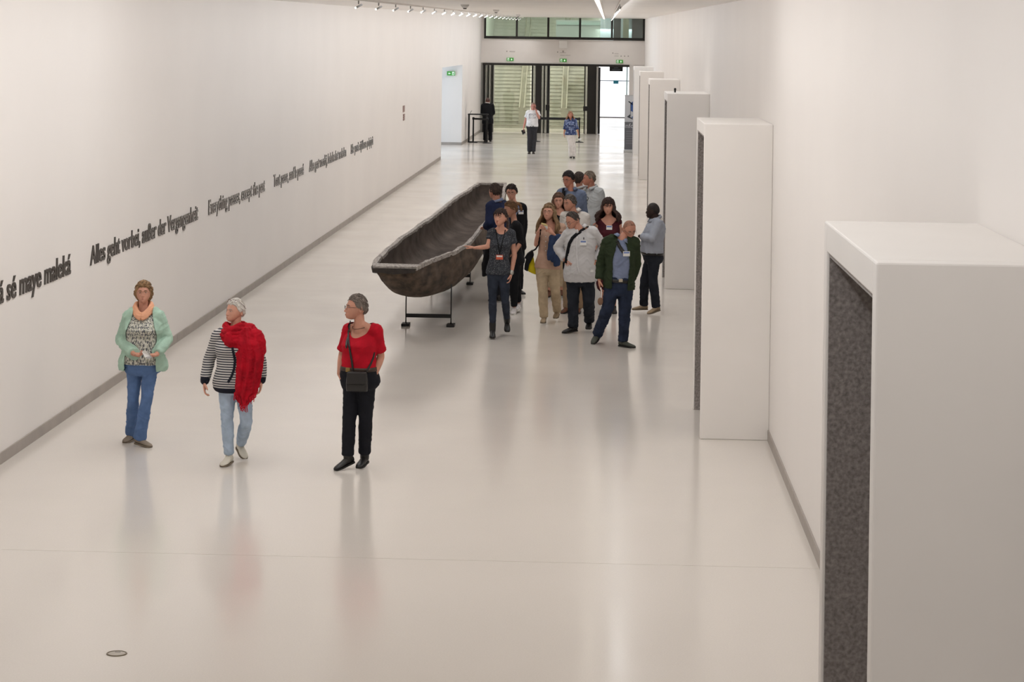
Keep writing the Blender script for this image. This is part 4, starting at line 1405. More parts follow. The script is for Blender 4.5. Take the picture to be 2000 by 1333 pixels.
        if up[2] < 0 and abs(rot) < 1.4: up = -up
        S = sc_ * (1.0 if m_ else 0.93)
        o = A - up * 0.078 * S
        an = np.linspace(0, 2 * math.pi, 16, endpoint=False)
        rings = []; soles = []
        for x, w, h, zc in ((-0.062, 0.012, 0.020, 0.035), (-0.056, 0.027, 0.036, 0.042), (-0.035, 0.033, 0.044, 0.047), (0.0, 0.035, 0.047, 0.050), (0.035, 0.036, 0.039, 0.043), (0.075, 0.041, 0.028, 0.033), (0.115, 0.044, 0.022, 0.027), (0.15, 0.039, 0.017, 0.023), (0.175, 0.026, 0.012, 0.019), (0.187, 0.010, 0.006, 0.016)):
            c = o + fw * x * S + up * zc * S
            rings.append(c + S * (np.outer(np.cos(an) * w, side) + np.outer(np.where(np.sin(an) > 0, np.sin(an), np.sin(an) * 0.8) * h, up)))
            if w > 0.0115:
                ws = w * 1.05
                soles.append([o + fw * x * S + S * (side * a_ * ws + up * b_) for a_, b_ in ((-1, 0.0), (1, 0.0), (1.0, 0.016), (-1.0, 0.016))])
        V, Fc = loft(rings)
        if style != 'boot':      # padded ankle opening
            V2, F2 = capsule(A - up * 0.03 * S, A + up * 0.004 * S, [(0, 0.040 * S), (1, 0.0385 * S)])
            mbx = MB().add(V, Fc).add(V2, F2); V, Fc = np.array(mbx.V), mbx.F
        if style == 'boot':
            V2, F2 = capsule(A - up * 0.02, A + norm(j['kn' + s] - A) * 0.09 * S, [(0, 0.045 * S), (1, 0.050 * S)])
            mbx = MB().add(V, Fc).add(V2, F2); V, Fc = np.array(mbx.V), mbx.F
        V = np.array(V)
        lift = max(0.0, 0.0015 - min(V[:, 2].min(), np.array(soles).reshape(-1, 3)[:, 2].min()))
        z = np.array((0, 0, lift))
        ob = mesh_obj('shoe', V + z, Fc, m, root)
        sv, sf = loft(np.array(soles) + z)
        so = mesh_obj('sole', sv, sf, solem, ob, False)
        if style == 'heel':
            hb = o - fw * 0.035 * S
        return ob
    B.shoe = shoe

    # collar: a folded band around the neck, open at the front
    def collar(m, gap=0.5, r=None, h=0.034, fall=0.03, name='collar', droop=0.012, rise=0.014):
        r = r or nr * 1.22 + 0.014
        l, f = frame(1.0)
        ax = norm(nb - nk)
        c0 = nk + ax * rise
        l = norm(l - ax * np.dot(l, ax)); f = norm(np.cross(l, ax))
        n_ = 30
        out = []
        for a in np.linspace(gap, 2 * math.pi - gap, n_):
            dirv = f * math.cos(a) + l * math.sin(a)
            fr = (1 + math.cos(a)) / 2          # 1 at the front
            hh = h * (1 - 0.45 * fr); low = -droop * fr * 2
            q = [c0 + dirv * r * 1.02 + ax * (low - 0.012), c0 + dirv * r * 0.98 + ax * (low + hh), c0 + dirv * (r * 1.03 + 0.004) + ax * (low + hh + 0.002),
                 c0 + dirv * (r * 1.12 + 0.012 + 0.02 * fr) + ax * (low + hh - fall - 0.018 * fr), c0 + dirv * (r * 1.08 + 0.006 + 0.016 * fr) + ax * (low + hh - fall - 0.02 * fr)]
            out.append(q)
        V, Fc = loft(np.array(out))
        return mesh_obj(name, V, Fc, m, root)
    B.collar = collar

    def belt_ring(m, t=0.16, off=0.018, h=0.035, name='belt'):
        V, Fc = torso(t, t + h / B.tl, off, n=3, m=40)
        return mesh_obj(name, V, Fc, m, root)
    B.belt = belt_ring
    for g in ((legs,) if legs else ()):
        g(B)
    if top: top(B)
    if shoes:
        for s in 'RL': shoe(s, *shoes)
    return B


def bvh_of(*objs):
    V = []; Fc = []
    for o in objs:
        n = len(V); off = wloc(o.parent) + np.array(o.location) if o.parent else np.array(o.location)
        V += [tuple(np.array(v.co[:]) + off) for v in o.data.vertices]
        Fc += [tuple(i + n for i in p.vertices) for p in o.data.polygons]
    return BVHTree.FromPolygons(V, Fc)


def cast(bvh, px_, py_, lift=0.006, Y=None):
    """the point where a sight line meets the clothes, lifted a little off the cloth"""
    d = Vector(ray(px_, py_)).normalized()
    h = bvh.ray_cast(Vector((0, 0, HC)), d, 200)
    if h[0] is None:
        print('cast missed', px_, py_); p = at_y(px_, py_, Y or CURY[0]); return p, -np.array(d)
    n = np.array(h[1]);
    if np.dot(n, np.array(d)) > 0: n = -n
    return np.array(h[0]) + n * lift, n


def ribbon(bvh, path, w, m, name, root, lift=0.008, th=0.35, Y=None, n=8):
    pts = []; ns = []
    dense = []
    for (a, b2) in zip(path[:-1], path[1:]):
        for q in np.linspace(0, 1, n, endpoint=False):
            dense.append((a[0] + (b2[0] - a[0]) * q, a[1] + (b2[1] - a[1]) * q))
    dense.append(path[-1])
    for p in dense:
        a, nn = cast(bvh, p[0], p[1], lift, Y)
        pts.append(a); ns.append(nn)
    pts = np.array(pts)
    # a hanging strap is smooth: drop outliers in depth
    dep = pts[:, 1].copy()
    for _ in range(2):
        dep[1:-1] = np.minimum(dep[1:-1], 0.5 * (dep[:-2] + dep[2:]) + 0.02)
    for i, p in enumerate(dense):
        pts[i] = at_y(p[0], p[1], dep[i])
    nm = norm(np.mean(ns, axis=0))
    V, Fc = tube(pts, w, 8, (nm, th))
    return mesh_obj(name, V, Fc, m, root)


def card(bvh, px_, py_, w, h, m, name, root, Y=None, lift=0.012, stripe=None):
    c, n = cast(bvh, px_, py_, lift, Y)
    n = norm(n * np.array((1, 1, 0.3)))
    r = norm(np.cross((0, 0, 1.0), n)); u = norm(np.cross(n, r))
    mb = MB()
    def slab(cu, hw, hh, z0, z1):
        V = [c + u * cu + r * a * hw + u * b2 * hh + n * z for a in (-1, 1) for b2 in (-1, 1) for z in (z0, z1)]
        return V, [(0, 1, 3, 2), (4, 6, 7, 5), (0, 4, 5, 1), (2, 3, 7, 6), (0, 2, 6, 4), (1, 5, 7, 3)]
    V, Fc = slab(0, w / 2, h / 2, 0, 0.004)
    o = mesh_obj(name, V, Fc, m, root, False)
    if stripe is not None:
        V, Fc = slab(h * 0.22, w * 0.42, h * 0.16, 0.004, 0.005)
        mesh_obj('printed_band', V, Fc, stripe, o, False)
    return o


# cloth
cl = lambda name, c, **k: mat(name, c, k.pop('rough', 0.88), bump=k.pop('bump', 0.25), bscale=k.pop('bscale', 160), vary=k.pop('vary', 0.06), vscale=k.pop('vscale', 12), spec=0.2, **k)
BLUEJ = cl('mid_blue_trouser_cotton', (90, 116, 158), vary=0.08)
LIGHTJ = cl('pale_blue_denim', (168, 184, 202), vary=0.07)
NAVYT = cl('navy_black_trouser_cotton', (26, 27, 33))
DARKJ = cl('dark_indigo_denim', (44, 49, 60), vary=0.22, vscale=7)
INDIGO = cl('indigo_denim', (38, 46, 64), vary=0.2, vscale=7)
CHARJ = cl('charcoal_denim', (36, 39, 46), vary=0.18, vscale=7)
BEIGET = cl('beige_chino', (186, 166, 138))
KHAKI = cl('khaki_chino', (146, 122, 98))
BLACKC = cl('black_cloth', (24, 24, 27))
CHARC = cl('charcoal_trouser', (58, 57, 60))
WHITET = cl('white_trouser', (226, 220, 215))
MINT = cl('mint_knit', (168, 196, 178), bump=0.35)
PEACH = cl('peach_scarf_cloth', (232, 172, 138))
LEAFY = dots_mat('leaf_print_blouse', (206, 204, 192), [(96, 98, 98), (160, 160, 144), (84, 86, 92), (128, 130, 124)], 44, (2.0, 2.0, 0.66), 0.6)
STRIPE = stripes_mat('navy_white_stripe_knit', (204, 200, 196), (54, 56, 66), 0.0225, 0.48)
NAVYK = cl('navy_rib_knit', (32, 34, 44))
REDS = cl('crimson_scarf_wool', (172, 14, 34), bump=0.35, vary=0.1)
REDT = cl('red_tee_jersey', (176, 16, 36))
WHITES = cl('white_shirt_cotton', (200, 198, 198), vary=0.02)
OFFW = cl('offwhite_shirt_cotton', (208, 202, 196), vary=0.02)
GREYS = cl('pale_grey_shirt_cotton', (184, 186, 186), vary=0.02)
BLUES = cl('blue_shirt_cotton', (104, 115, 138))
CHAMB = cl('chambray_shirt', (122, 132, 158))
ICE = cl('ice_blue_shirt', (160, 165, 176), vary=0.02)
BLUSH = cl('blush_blouse', (190, 156, 136))
BURG = cl('burgundy_dress', (70, 26, 34))
GREENJ = cl('dark_green_jacket_cloth', (44, 54, 36))
BLAZER = cl('navy_blazer_cloth', (34, 42, 70))
SPECK = dots_mat('speckled_charcoal_blouse', (50, 53, 60), [(48, 51, 58), (72, 76, 82), (38, 40, 48), (92, 94, 98)], 85)
TEEW = cl('white_tee_jersey', (232, 230, 230))
PATB = dots_mat('blue_print_blouse', (58, 72, 112), [(104, 120, 158), (50, 62, 102), (140, 152, 182)], 17, (1, 1, 1.0), 0.15)
TAUPE = mat('taupe_suede', (136, 124, 110), 0.9, bump=0.2, bscale=80)
CREAM = mat('cream_canvas', (212, 206, 192), 0.8, bump=0.2, bscale=80)
SOLEL = mat('pale_rubber_sole', (120, 108, 92), 0.8)
SOLED = mat('dark_rubber_sole', (30, 28, 26), 0.7)
BLKL = mat('black_leather', (28, 26, 25), 0.38, bump=0.1, bscale=60)
BRWL = mat('brown_leather', (96, 58, 40), 0.45, bump=0.1, bscale=60)
TANS = mat('tan_suede', (158, 138, 112), 0.85, bump=0.2, bscale=80)
SNEAK = mat('white_sneaker_mesh', (206, 200, 198), 0.7, vary=0.1, vscale=30)
OLIVE = mat('olive_grey_shoe', (72, 74, 66), 0.7)
WHITEP = mat('white_paper', (230, 228, 224), 0.6)
ORANGE = mat('orange_badge', (206, 92, 66), 0.5)
BADGEB = mat('badge_blue_print', (120, 140, 190), 0.6)
BRASS = mat('brass_buckle', (150, 124, 74), 0.4, metal=0.7)
YELLOW = cl('yellow_bag_cloth', (196, 176, 30))
SK1, SK2, SK3, SKD = (206, 152, 130), (197, 143, 121), (180, 132, 110), (56, 40, 34)
open_front = lambda w, tlo=-9, thi=9, rad=0.085, sh=0.0: (lambda t, l, f, ad: (f > 0) & (np.abs(l - sh) < (w(t) if callable(w) else w)) & (ad > rad) & (t > tlo) & (t < thi))
scoop = lambda t0, w, lo=0.0: (lambda t, l, f, ad: (f > -0.005) & (t > t0 + lo * np.abs(l) + 0.17 * (np.abs(l) / w) ** 2) & (np.abs(l) < w))
vneck = lambda t0, kk: (lambda t, l, f, ad: (f > 0.0) & (t > t0 + kk * np.abs(l)) & (np.abs(l) < 0.11))

# ------------------------------------------------------------------ the three women in front
V7 = 0.0075
B1 = person(1, 'mint', 'person in a mint cardigan and blue trousers walking at far left, folded paper in hands', 'f', 22.35,
    dict(hd=(280.5, 572.5), nk=(280, 607), shR=(252, 617), shL=(310, 617), elR=(235, 664, .02), elL=(328, 662, .02), wrR=(261, 691, -.20), wrL=(306, 692, -.20),
         tpR=(288, 696, -.28), tpL=(279, 697, -.28), hiR=(264, 712), hiL=(294, 711), knR=(260, 781, .02), knL=(286.5, 777, -.08), anR=(257, 851, .26), anL=(273, 861, -.02), toR=(246, 862, .14), toL=(293, 874, -.10)),
    SK2, ('bob', (134, 104, 72)), None,
    lambda B: B.trousers('trousers', BLUEJ, 0.010, flare=0.024, waist=0.16, knee=0.004, amp=0.004),
    (TAUPE, SOLEL), vox=V7, yaw=6, pitch=9, hthick=0.024, glasses=(150, 120, 90), hs=0.93, sc=0.95, wk=1.12, dk=1.08, belly=0.03, lk=0.82, tuft_lift=0.006, crown=(0, -0.8, 0.6), pnR=(0.2, -0.5, 0.9), pnL=(-0.2, -0.5, 0.9), curlR=0.9, curlL=0.9)
B1.garment('blouse', LEAFY, 0.016, hem=0.02, sleeve=0, shoulder=False, flare=0.02, amp=0.003)
B1.garment('cardigan', MINT, 0.030, hem=-0.10, sleeve=1.9, sflare=0.002, flare=0.03, aoff=0.018, amp=0.004, cut=open_front(lambda t: 0.150 - 0.06 * np.clip((t - 0.6) / 0.35, 0, 1), rad=0.07), solid=0.006)
# soft scarf crossed in a V at the throat
j1 = B1.j; l_, f_ = B1.frame(1.0)
pc = []
for q, (rr, dz, rad) in enumerate(((0.078, 0.030, 0.019), (0.088, 0.008, 0.020), (0.096, -0.014, 0.017))):
    pts = []
    for a in np.linspace(0.06, 2 * math.pi - 0.06, 36):
        fr = ((1 + math.cos(a)) / 2) ** 2.2
        pts.append(j1['nk'] + f_ * (math.cos(a) * rr + 0.022 * fr) + l_ * math.sin(a) * rr * (1.0 - 0.25 * fr) + np.array((0, 0, dz + 0.045 - 0.095 * fr)))
    pc.append(tube(pts, rad, 9))
V, Fc = remesh(pc, 0.006, 2); V = wrinkle(V, Fc, 0.002, 45, 1.0)
mesh_obj('peach_scarf', V, Fc, PEACH, B1.root)

B2 = person(2, 'scarf', 'person with white hair, striped cardigan and long red scarf, walking, head turned aside', 'f', 21.5,
    dict(hd=(459, 606.5), nk=(459, 643), shR=(427, 655, -.02), shL=(490, 653, .03), elR=(409, 700, .05), elL=(509, 704, .06), wrR=(399.5, 745, .0), wrL=(510.5, 743, .02), tpR=(399.5, 778, -.05), tpL=(507, 774, -.02),
         hiR=(445, 746), hiL=(475, 746), knR=(443.5, 822, -.05), knL=(481, 824, -.06), anR=(447.5, 889, -.04), anL=(470, 866, .30), toR=(433, 912, -.20), toL=(478, 893, .20)),
    SK1, ('crop', (208, 202, 194)), None,
    lambda B: B.trousers('trousers', LIGHTJ, 0.009, flare=0.006, waist=0.16, upto=1.95, amp=0.004),
    (CREAM, SOLEL), vox=V7, yaw=-42, pitch=3, hthick=0.017, hvary=0.1, glasses=(96, 44, 38), glasses_up=True, sc=0.96, hs=0.92, lk=0.9, tuft_lift=0.004, crown=(0.15, -0.5, 0.85), wk=1.1, dk=1.08, belly=0.02, curlR=0.6, curlL=0.6)
o = B2.garment('cardigan', STRIPE, 0.020, hem=-0.10, sleeve=1.80, flare=0.012, amp=0.002)
# navy ribbed cuffs and hem band
bj = B2.j
for s in 'RL':
    e, w = bj['el' + s], bj['wr' + s]
    V, Fc = capsule(e + (w - e) * 0.76, e + (w - e) * 0.93, [(0, 0.046), (1, 0.043)], 16)
    mesh_obj('cuff', V, Fc, NAVYK, B2.root)
V, Fc = B2.torso(-0.17, -0.075, 0.026, 0.012, n=5, m=40)
mesh_obj('hem_band', V, Fc, NAVYK, B2.root)
bv = bvh_of(o)
ribbon(bv, [(453, 676), (456, 690), (459, 705), (457, 722), (452, 736), (445, 748)], 0.011, NAVYK, 'button_band', B2.root, 0.004, 0.35)
# scarf: a twisted roll round the neck and one long end over the left shoulder
pc = []
jn = bj['nk']; l_, f_ = B2.frame(1.0)
for q, (rr, dz, tw, rad) in enumerate(((0.074, 0.070, 0.0, 0.022), (0.086, 0.045, 1.2, 0.026), (0.098, 0.012, 2.2, 0.027), (0.106, -0.02, 2.8, 0.027), (0.110, -0.054, 0.7, 0.026), (0.104, -0.094, 1.9, 0.026), (0.092, -0.122, 0.3, 0.024))):
    an = np.linspace(0, 2 * math.pi, 34)
    pts = []
    for a in an:
        fr = (1 + math.cos(a)) / 2
        pts.append(jn + f_ * math.cos(a) * (rr + 0.04 * fr) + l_ * math.sin(a) * rr * 1.12 + np.array((0, 0, dz * (0.25 + 0.9 * fr) - 0.035 * fr + 0.010 * math.sin(3 * a + tw) + 0.03 * (1 - fr))))
    rad_ = [rad * (0.85 + 0.22 * math.sin(3 * a + tw * 2)) for a in an]
    pc.append(tube(pts, rad_, 10))
pc.append(capsule(jn + f_ * 0.085 + np.array((0, 0, -0.03)), jn + f_ * 0.10 + np.array((0, 0, -0.13)), [(0, 0.05), (1, 0.05)]))
# shoulder drape and the hanging end
def drape(rows, th=0.03):
    rings = []
    for (xl0, xr0, y_, dy) in rows:
        n_ = 15; ring = []
        fr_ = np.linspace(0, 1, n_)
        for q in fr_:
            x = xl0 + (xr0 - xl0) * q
            ring.append(at_y(x, y_, 21.5 + dy + 0.07 * (2 * q - 1) ** 2 + 0.016 * math.sin(q * 23 + y_ * 0.035) + 0.008 * math.sin(q * 41 + 1)))
        back = [p + np.array((0, th, 0)) for p in ring[::-1]]
        rings.append(ring + back)
    return loft(np.array(rings))
pc.append(drape([(462, 492, 640, -.10), (452, 504, 655, -.14), (454, 511, 672, -.20), (459, 515, 690, -.22), (462, 514.5, 705, -.23), (461, 513, 720, -.23), (460, 510, 738, -.23), (459, 506, 755, -.23), (459, 502, 768, -.23), (459, 494, 778, -.225), (470, 484, 793, -.22)]))
pc.append(capsule(bj['shL'] + np.array((-0.02, -.02, .03)), bj['shL'] * 0.55 + bj['elL'] * 0.45 + np.array((0.0, -0.05, 0)), [(0, 0.085), (0.5, 0.09), (1, 0.06)]))
pc.append(capsule(bj['shL'] + np.array((-0.09, -0.06, .05)), bj['shL'] + np.array((0.01, -0.10, -0.22)), [(0, 0.06), (0.5, 0.07), (1, 0.05)]))
pc.append(capsule(bj['shL'] + np.array((-0.10, 0.06, .02)), bj['shL'] + np.array((-.04, 0.16, -0.3)), [(0, 0.07), (1, 0.05)]))
pc.append(capsule(at_y(445, 657, 21.34), at_y(447, 668, 21.33), [(0, 0.035), (1, 0.035)]))
pc.append(capsule(at_y(500, 657, 21.43), at_y(507, 684, 21.42), [(0, 0.07), (0.5, 0.075), (1, 0.06)]))
V, Fc = remesh(pc, 0.006, 2)
V = wrinkle(V, Fc, 0.004, 40, 3.3)
sc_o = mesh_obj('scarf', V, Fc, REDS, B2.root)
mb = MB()
rg = np.random.RandomState(2)
for x, y_ in [(458 + q * 1.9, 769 + q * 1.85) for q in range(7)] + [(471 + q * 1.9, 793 - 0.3 * q) for q in range(7)] + [(484 + q * 2.6, 779 - q * 1.4) for q in range(7)]:
    a = at_y(x, y_ - 2, 21.28); L = 0.055 + 0.03 * rg.rand()
    mb.tube([a, a + np.array((rg.randn() * 0.006, -0.004, -L * 0.5)), a + np.array((rg.randn() * 0.012, 0, -L))], [0.006, 0.005, 0.003], 5)
mb.obj('fringe', REDS, B2.root, True)
w = bj['wrL']; e = bj['elL']
V, Fc = capsule(w + (e - w) * 0.10, w + (e - w) * 0.16, [(0, 0.031), (1, 0.031)], 14); mesh_obj('wristband', V, Fc, WHITEP, B2.root)

B3 = person(3, 'redtee', 'person with grey crop, red tee and black trousers, face in profile, hands in pockets', 'f', 21.35,
    dict(hd=(696.5, 601), nk=(703, 637), shR=(682, 644, .10), shL=(735, 646, -.05), elR=(668, 695, .14), elL=(744, 697, .02), wrR=(663, 731, .06), wrL=(731, 735, -.07), tpR=(675, 755, .02), tpL=(720, 759, -.06),
         hiR=(690, 742, .03), hiL=(716, 742, -.02), knR=(682, 822, .0), knL=(714, 822, .02), anR=(679, 896, .0), anL=(712, 891, .12), toR=(657, 920, -.09), toL=(701, 914, -.02)),
    SK2, ('crop', (112, 102, 94)), None,
    lambda B: B.trousers('trousers', NAVYT, 0.011, flare=0.012, waist=0.24, knee=0.004, upto=1.9, extra=[capsule(B.j['wrL'], B.j['tpL'], [(0, 0.026), (1, 0.034)]), capsule(B.j['wrR'] * .6 + B.j['tpR'] * .4, B.j['tpR'], [(0, 0.026), (1, 0.034)])]),
    (BLKL, SOLED, 'boot'), vox=V7, yaw=-72, pitch=2, hthick=0.012, hvary=0.2, glasses=(60, 44, 40), sc=0.99, hs=0.99, lk=0.9, wk=1.06, dk=1.1, belly=0.02, curlL=0.9, curlR=0.9)
o3 = B3.garment('tee', REDT, 0.015, hem=0.19, sleeve=0.78, sflare=0.012, flare=0.0, amp=0.0025, cut=scoop(0.80, 0.12))
B3.belt(mat('brown_belt', (58, 42, 32), 0.5), 0.185, 0.019, 0.036)
bv = bvh_of(o3, B3.body, [c for c in B3.root.children if c.name.startswith('trousers')][0])
c0, n0 = cast(bv, 683, 722, 0.03); boxo('buckle', c0[0] - 0.02, c0[0] + 0.02, c0[1] - 0.004, c0[1] + 0.004, c0[2] - 0.02, c0[2] + 0.02, BRASS, B3.root, bevel=0.004)
# necklace
l_, f_ = B3.frame(1.0)
pts = [B3.j['nk'] + f_ * (0.075 * math.cos(a)) + l_ * 0.068 * math.sin(a) + np.array((0, 0, 0.015 - 0.035 * (1 + math.cos(a)) / 2)) for a in np.linspace(-2.2, 2.2, 24)]
MB().tube(pts, 0.004, 6).obj('necklace', mat('bronze_beads', (110, 76, 60), 0.5), B3.root, True)

# the black shoulder bag she carries
def hand_bag(px0, px1, py0, py1, Y, d, m, label, root_name='shoulder_bag', rnd=0.03):
    a = at_y(px0, py1, Y); b2 = at_y(px1, py0, Y)
    r = empty(root_name, ((a[0] + b2[0]) / 2, Y, a[2]), label, 'bag')
    w = b2[0] - a[0]; h = b2[2] - a[2]; cx = (a[0] + b2[0]) / 2
    rings = []
    for t in np.linspace(0, 1, 9):
        sw = 1 - 0.16 * t ** 3 - 0.06 * (1 - t) ** 4; sd = 0.75 + 0.5 * math.sin(math.pi * min(1, t * 1.1))
        an = np.linspace(0, 2 * math.pi, 28, endpoint=False)
        ca, sa = np.cos(an), np.sin(an)
        rings.append(np.stack([cx + w / 2 * sw * np.sign(ca) * np.abs(ca) ** 0.35, Y + d / 2 * sd * np.sign(sa) * np.abs(sa) ** 0.6, np.full(28, a[2] + h * t)], 1))
    V, Fc = loft(np.array(rings))
    mesh_obj('bag_body', V, Fc, m, r)
    return r, cx, a[2], w, h


yb = min(p for p in [cast(bv, 697, 742, 0.0)[0][1]]) - 0.05
bag, cx, z0, wB, hB = hand_bag(675.5, 719.5, 727, 764, yb, 0.08, BLKL, 'black leather shoulder bag hanging in front of the red tee')
boxo('bag_flap', cx - wB * 0.44, cx + wB * 0.44, yb - 0.062, yb - 0.05, z0 + hB * 0.42, z0 + hB * 0.98, mat('black_leather_flap', (34, 31, 30), 0.42, bump=0.1, bscale=60), bag, bevel=0.005)
MB().tube([(cx - wB * 0.4, yb - 0.05, z0 + hB * 0.36), (cx + wB * 0.4, yb - 0.05, z0 + hB * 0.36)], 0.004, 6).obj('zip', DARKM, bag, True)
ribbon(bv, [(684, 627), (681.5, 640), (680, 655), (681, 672), (684, 690), (687, 706), (689, 722), (690, 731)], 0.011, BLKL, 'bag_strap', bag, 0.008)
ribbon(bv, [(731, 689), (729, 700), (724, 712), (717, 724), (712, 731)], 0.010, BLKL, 'bag_strap', bag, 0.008)
ribbon(bv, [(681, 655), (677, 668), (676, 680)], 0.012, BLKL, 'strap_end', bag, 0.012)

# folded paper in the mint woman's hands
c = at_y(284, 692, 22.35 - 0.30)
r = empty('folded_leaflet', (c[0], c[1], c[2]), 'folded white leaflet held in the hands of the mint cardigan wearer', 'leaflet')
V = [c + np.array(v) for v in ((-0.035, 0, 0.02), (0.0, -0.02, 0.045), (0.045, 0.0, -0.02), (0.0, -0.02, -0.03))]
V += [v + np.array((0, 0.003, 0)) for v in V]
mesh_obj('front_leaf', V, [(0, 3, 2, 1), (4, 5, 6, 7), (0, 1, 5, 4), (1, 2, 6, 5), (2, 3, 7, 6), (3, 0, 4, 7)], WHITEP, r, False)
V = [v + np.array((0.02, 0.006, -0.012)) for v in V]
mesh_obj('back_leaf', V, [(0, 3, 2, 1), (4, 5, 6, 7), (0, 1, 5, 4), (1, 2, 6, 5), (2, 3, 7, 6), (3, 0, 4, 7)], mat('grey_paper', (188, 186, 186), 0.6), r, False)

# ------------------------------------------------------------------ the group round the canoe
VG = 0.0095
B4 = person(4, 'guide', 'person with ponytail, speckled dark top and orange badge, one hand on the canoe rim', 'f', 31.1,
    dict(hd=(977.5, 423.5), nk=(977, 446.5), shR=(960, 454), shL=(999, 454), elR=(953, 480, -.06), elL=(1004.5, 497, .02), wrR=(927, 482.5, .02), wrL=(999, 533, -.05), tpR=(903, 475, .16), tpL=(994, 556, -.07),
         hiR=(963, 529), hiL=(985, 529), knR=(962.5, 582, -.05), knL=(986.5, 584, -.08), anR=(962, 642, -.05), anL=(990.5, 625, .28), toR=(962, 662, -.22), toL=(991, 649, .16)),
    SK1, ('pony', (58, 42, 36)), None,
    lambda B: B.trousers('jeans', DARKJ, 0.006, waist=0.14, amp=0.003, upto=1.9),
    (BLKL, SOLED, 'boot'), vox=VG, yaw=-22, pitch=6, sc=0.98, hs=1.03, wk=0.9, ak=0.92, lk=0.9, crown=(0, 0.3, 1), mouth=0.006, pnR=(0, 0, -1), curlR=0.12, spreadR=0.35,
    pony=[(0, 0.10, 0.03), (0.02, 0.14, 0.02), (0.06, 0.12, -0.06), (0.085, 0.06, -0.14), (0.095, 0.04, -0.22), (0.09, 0.04, -0.30)])
o4 = B4.garment('blouse', SPECK, 0.014, hem=-0.06, sleeve=0.42, sflare=0.012, flare=0.010, amp=0.003, cut=scoop(0.895, 0.10))
bv = bvh_of(o4, B4.body)
ribbon(bv, [(968, 448), (970, 460), (972.5, 475), (975, 490), (976, 497)], 0.006, BLACKC, 'lanyard', B4.root, 0.008)
ribbon(bv, [(987, 449), (984, 462), (980, 478), (977, 492), (976, 497)], 0.006, BLACKC, 'lanyard', B4.root, 0.008)
card(bv, 975.8, 502.3, 0.092, 0.062, ORANGE, 'badge', B4.root, stripe=WHITEP)
V, Fc = capsule(B4.j['wrL'] + np.array((0, 0, 0.012)), B4.j['wrL'] + np.array((0, 0, 0.022)), [(0, 0.032), (1, 0.032)], 14); mesh_obj('bracelet', V, Fc, CHROME, B4.root)
# black cardigan she carries over the right arm, hanging at her side
pc = []
for q in range(5):
    a = at_y(953 - q * 1.2, 487, 31.3 + 0.05 * q); b2 = at_y(945 + q * 3.2, 537 - q * 1.5, 31.42 + 0.03 * q)
    pc.append(capsule(a, b2, [(0, 0.035), (0.6, 0.05), (1, 0.03)]))
V, Fc = remesh(pc, VG, 3); V = wrinkle(V, Fc, 0.004)
tag(mesh_obj('black_jacket', V, Fc, BLACKC), 'black garment hanging over the arm of the guide with the orange badge', 'jacket')

B5 = person(5, 'blazer', 'person in a navy blazer seen from behind, hand on the far canoe rim', 'm', 35.45,
    dict(hd=(966.5, 372.5), nk=(970, 392), shL=(958, 402, -.10), shR=(984, 400, .14), elL=(955.5, 434, -.18), elR=(988, 436, .2), wrL=(949, 442, .04), wrR=(986, 466, .12), tpL=(940, 443.5, .20), tpR=(984, 488, .1),
         hiL=(969, 483, -.06), hiR=(981, 482, .08), knL=(968, 535, -.08), knR=(981, 533, .06), anL=(969, 583, -.08), anR=(982, 580, .10), toL=(960, 588, .0), toR=(973, 584, .2)),
    SK2, ('short', (62, 48, 40)), None, lambda B: B.trousers('trousers', NAVYT, 0.014, flare=0.015),
    (BLKL, SOLED), vox=0.011, yaw=-138, pitch=-4, hthick=0.009, hide_face=True, sc=1.0, pnL=(0, 0, -1), curlL=0.35)
B5.garment('shirt', CHAMB, 0.010, hem=0.05, sleeve=0.9, amp=0.001)
B5.collar(CHAMB, 0.4)
B5.garment('blazer', BLAZER, 0.024, hem=-0.13, sleeve=1.86, flare=0.03, topt=0.97, amp=0.003)

B6 = person(6, 'dark', 'person with dark side-parted hair and spectacles in black jacket behind the guide', 'm', 36.5,
    dict(hd=(999, 378), nk=(1002, 400), shR=(984, 409), shL=(1020, 409), elR=(983, 443, .02), elL=(1023, 444, .05), wrR=(992, 472, -.10), wrL=(1018, 476, -.05), hiR=(993, 483), hiL=(1013, 483), knR=(995, 530), knL=(1014, 529), anR=(996, 572), anL=(1013, 567, .0), toR=(994, 580, -.15), toL=(1022, 576, -.12)),
    SK1, ('short', (44, 34, 28)), None, lambda B: B.trousers('trousers', BLACKC, 0.014, flare=0.02),
    (BLKL, SOLED), vox=0.011, yaw=-6, pitch=-10, glasses=(60, 40, 34), sc=0.98)
B6.garment('shirt', CHAMB, 0.010, hem=0.05, sleeve=0.5, amp=0.001)
o6 = B6.garment('jacket', BLACKC, 0.024, hem=-0.10, sleeve=1.9, flare=0.02, cut=open_front(lambda t: 0.01 + 0.10 * np.clip((t - 0.62) / 0.3, 0, 1)), solid=0.006)
card(bvh_of(o6), 1016.8, 415, 0.085, 0.062, WHITEP, 'badge', B6.root, stripe=BADGEB)

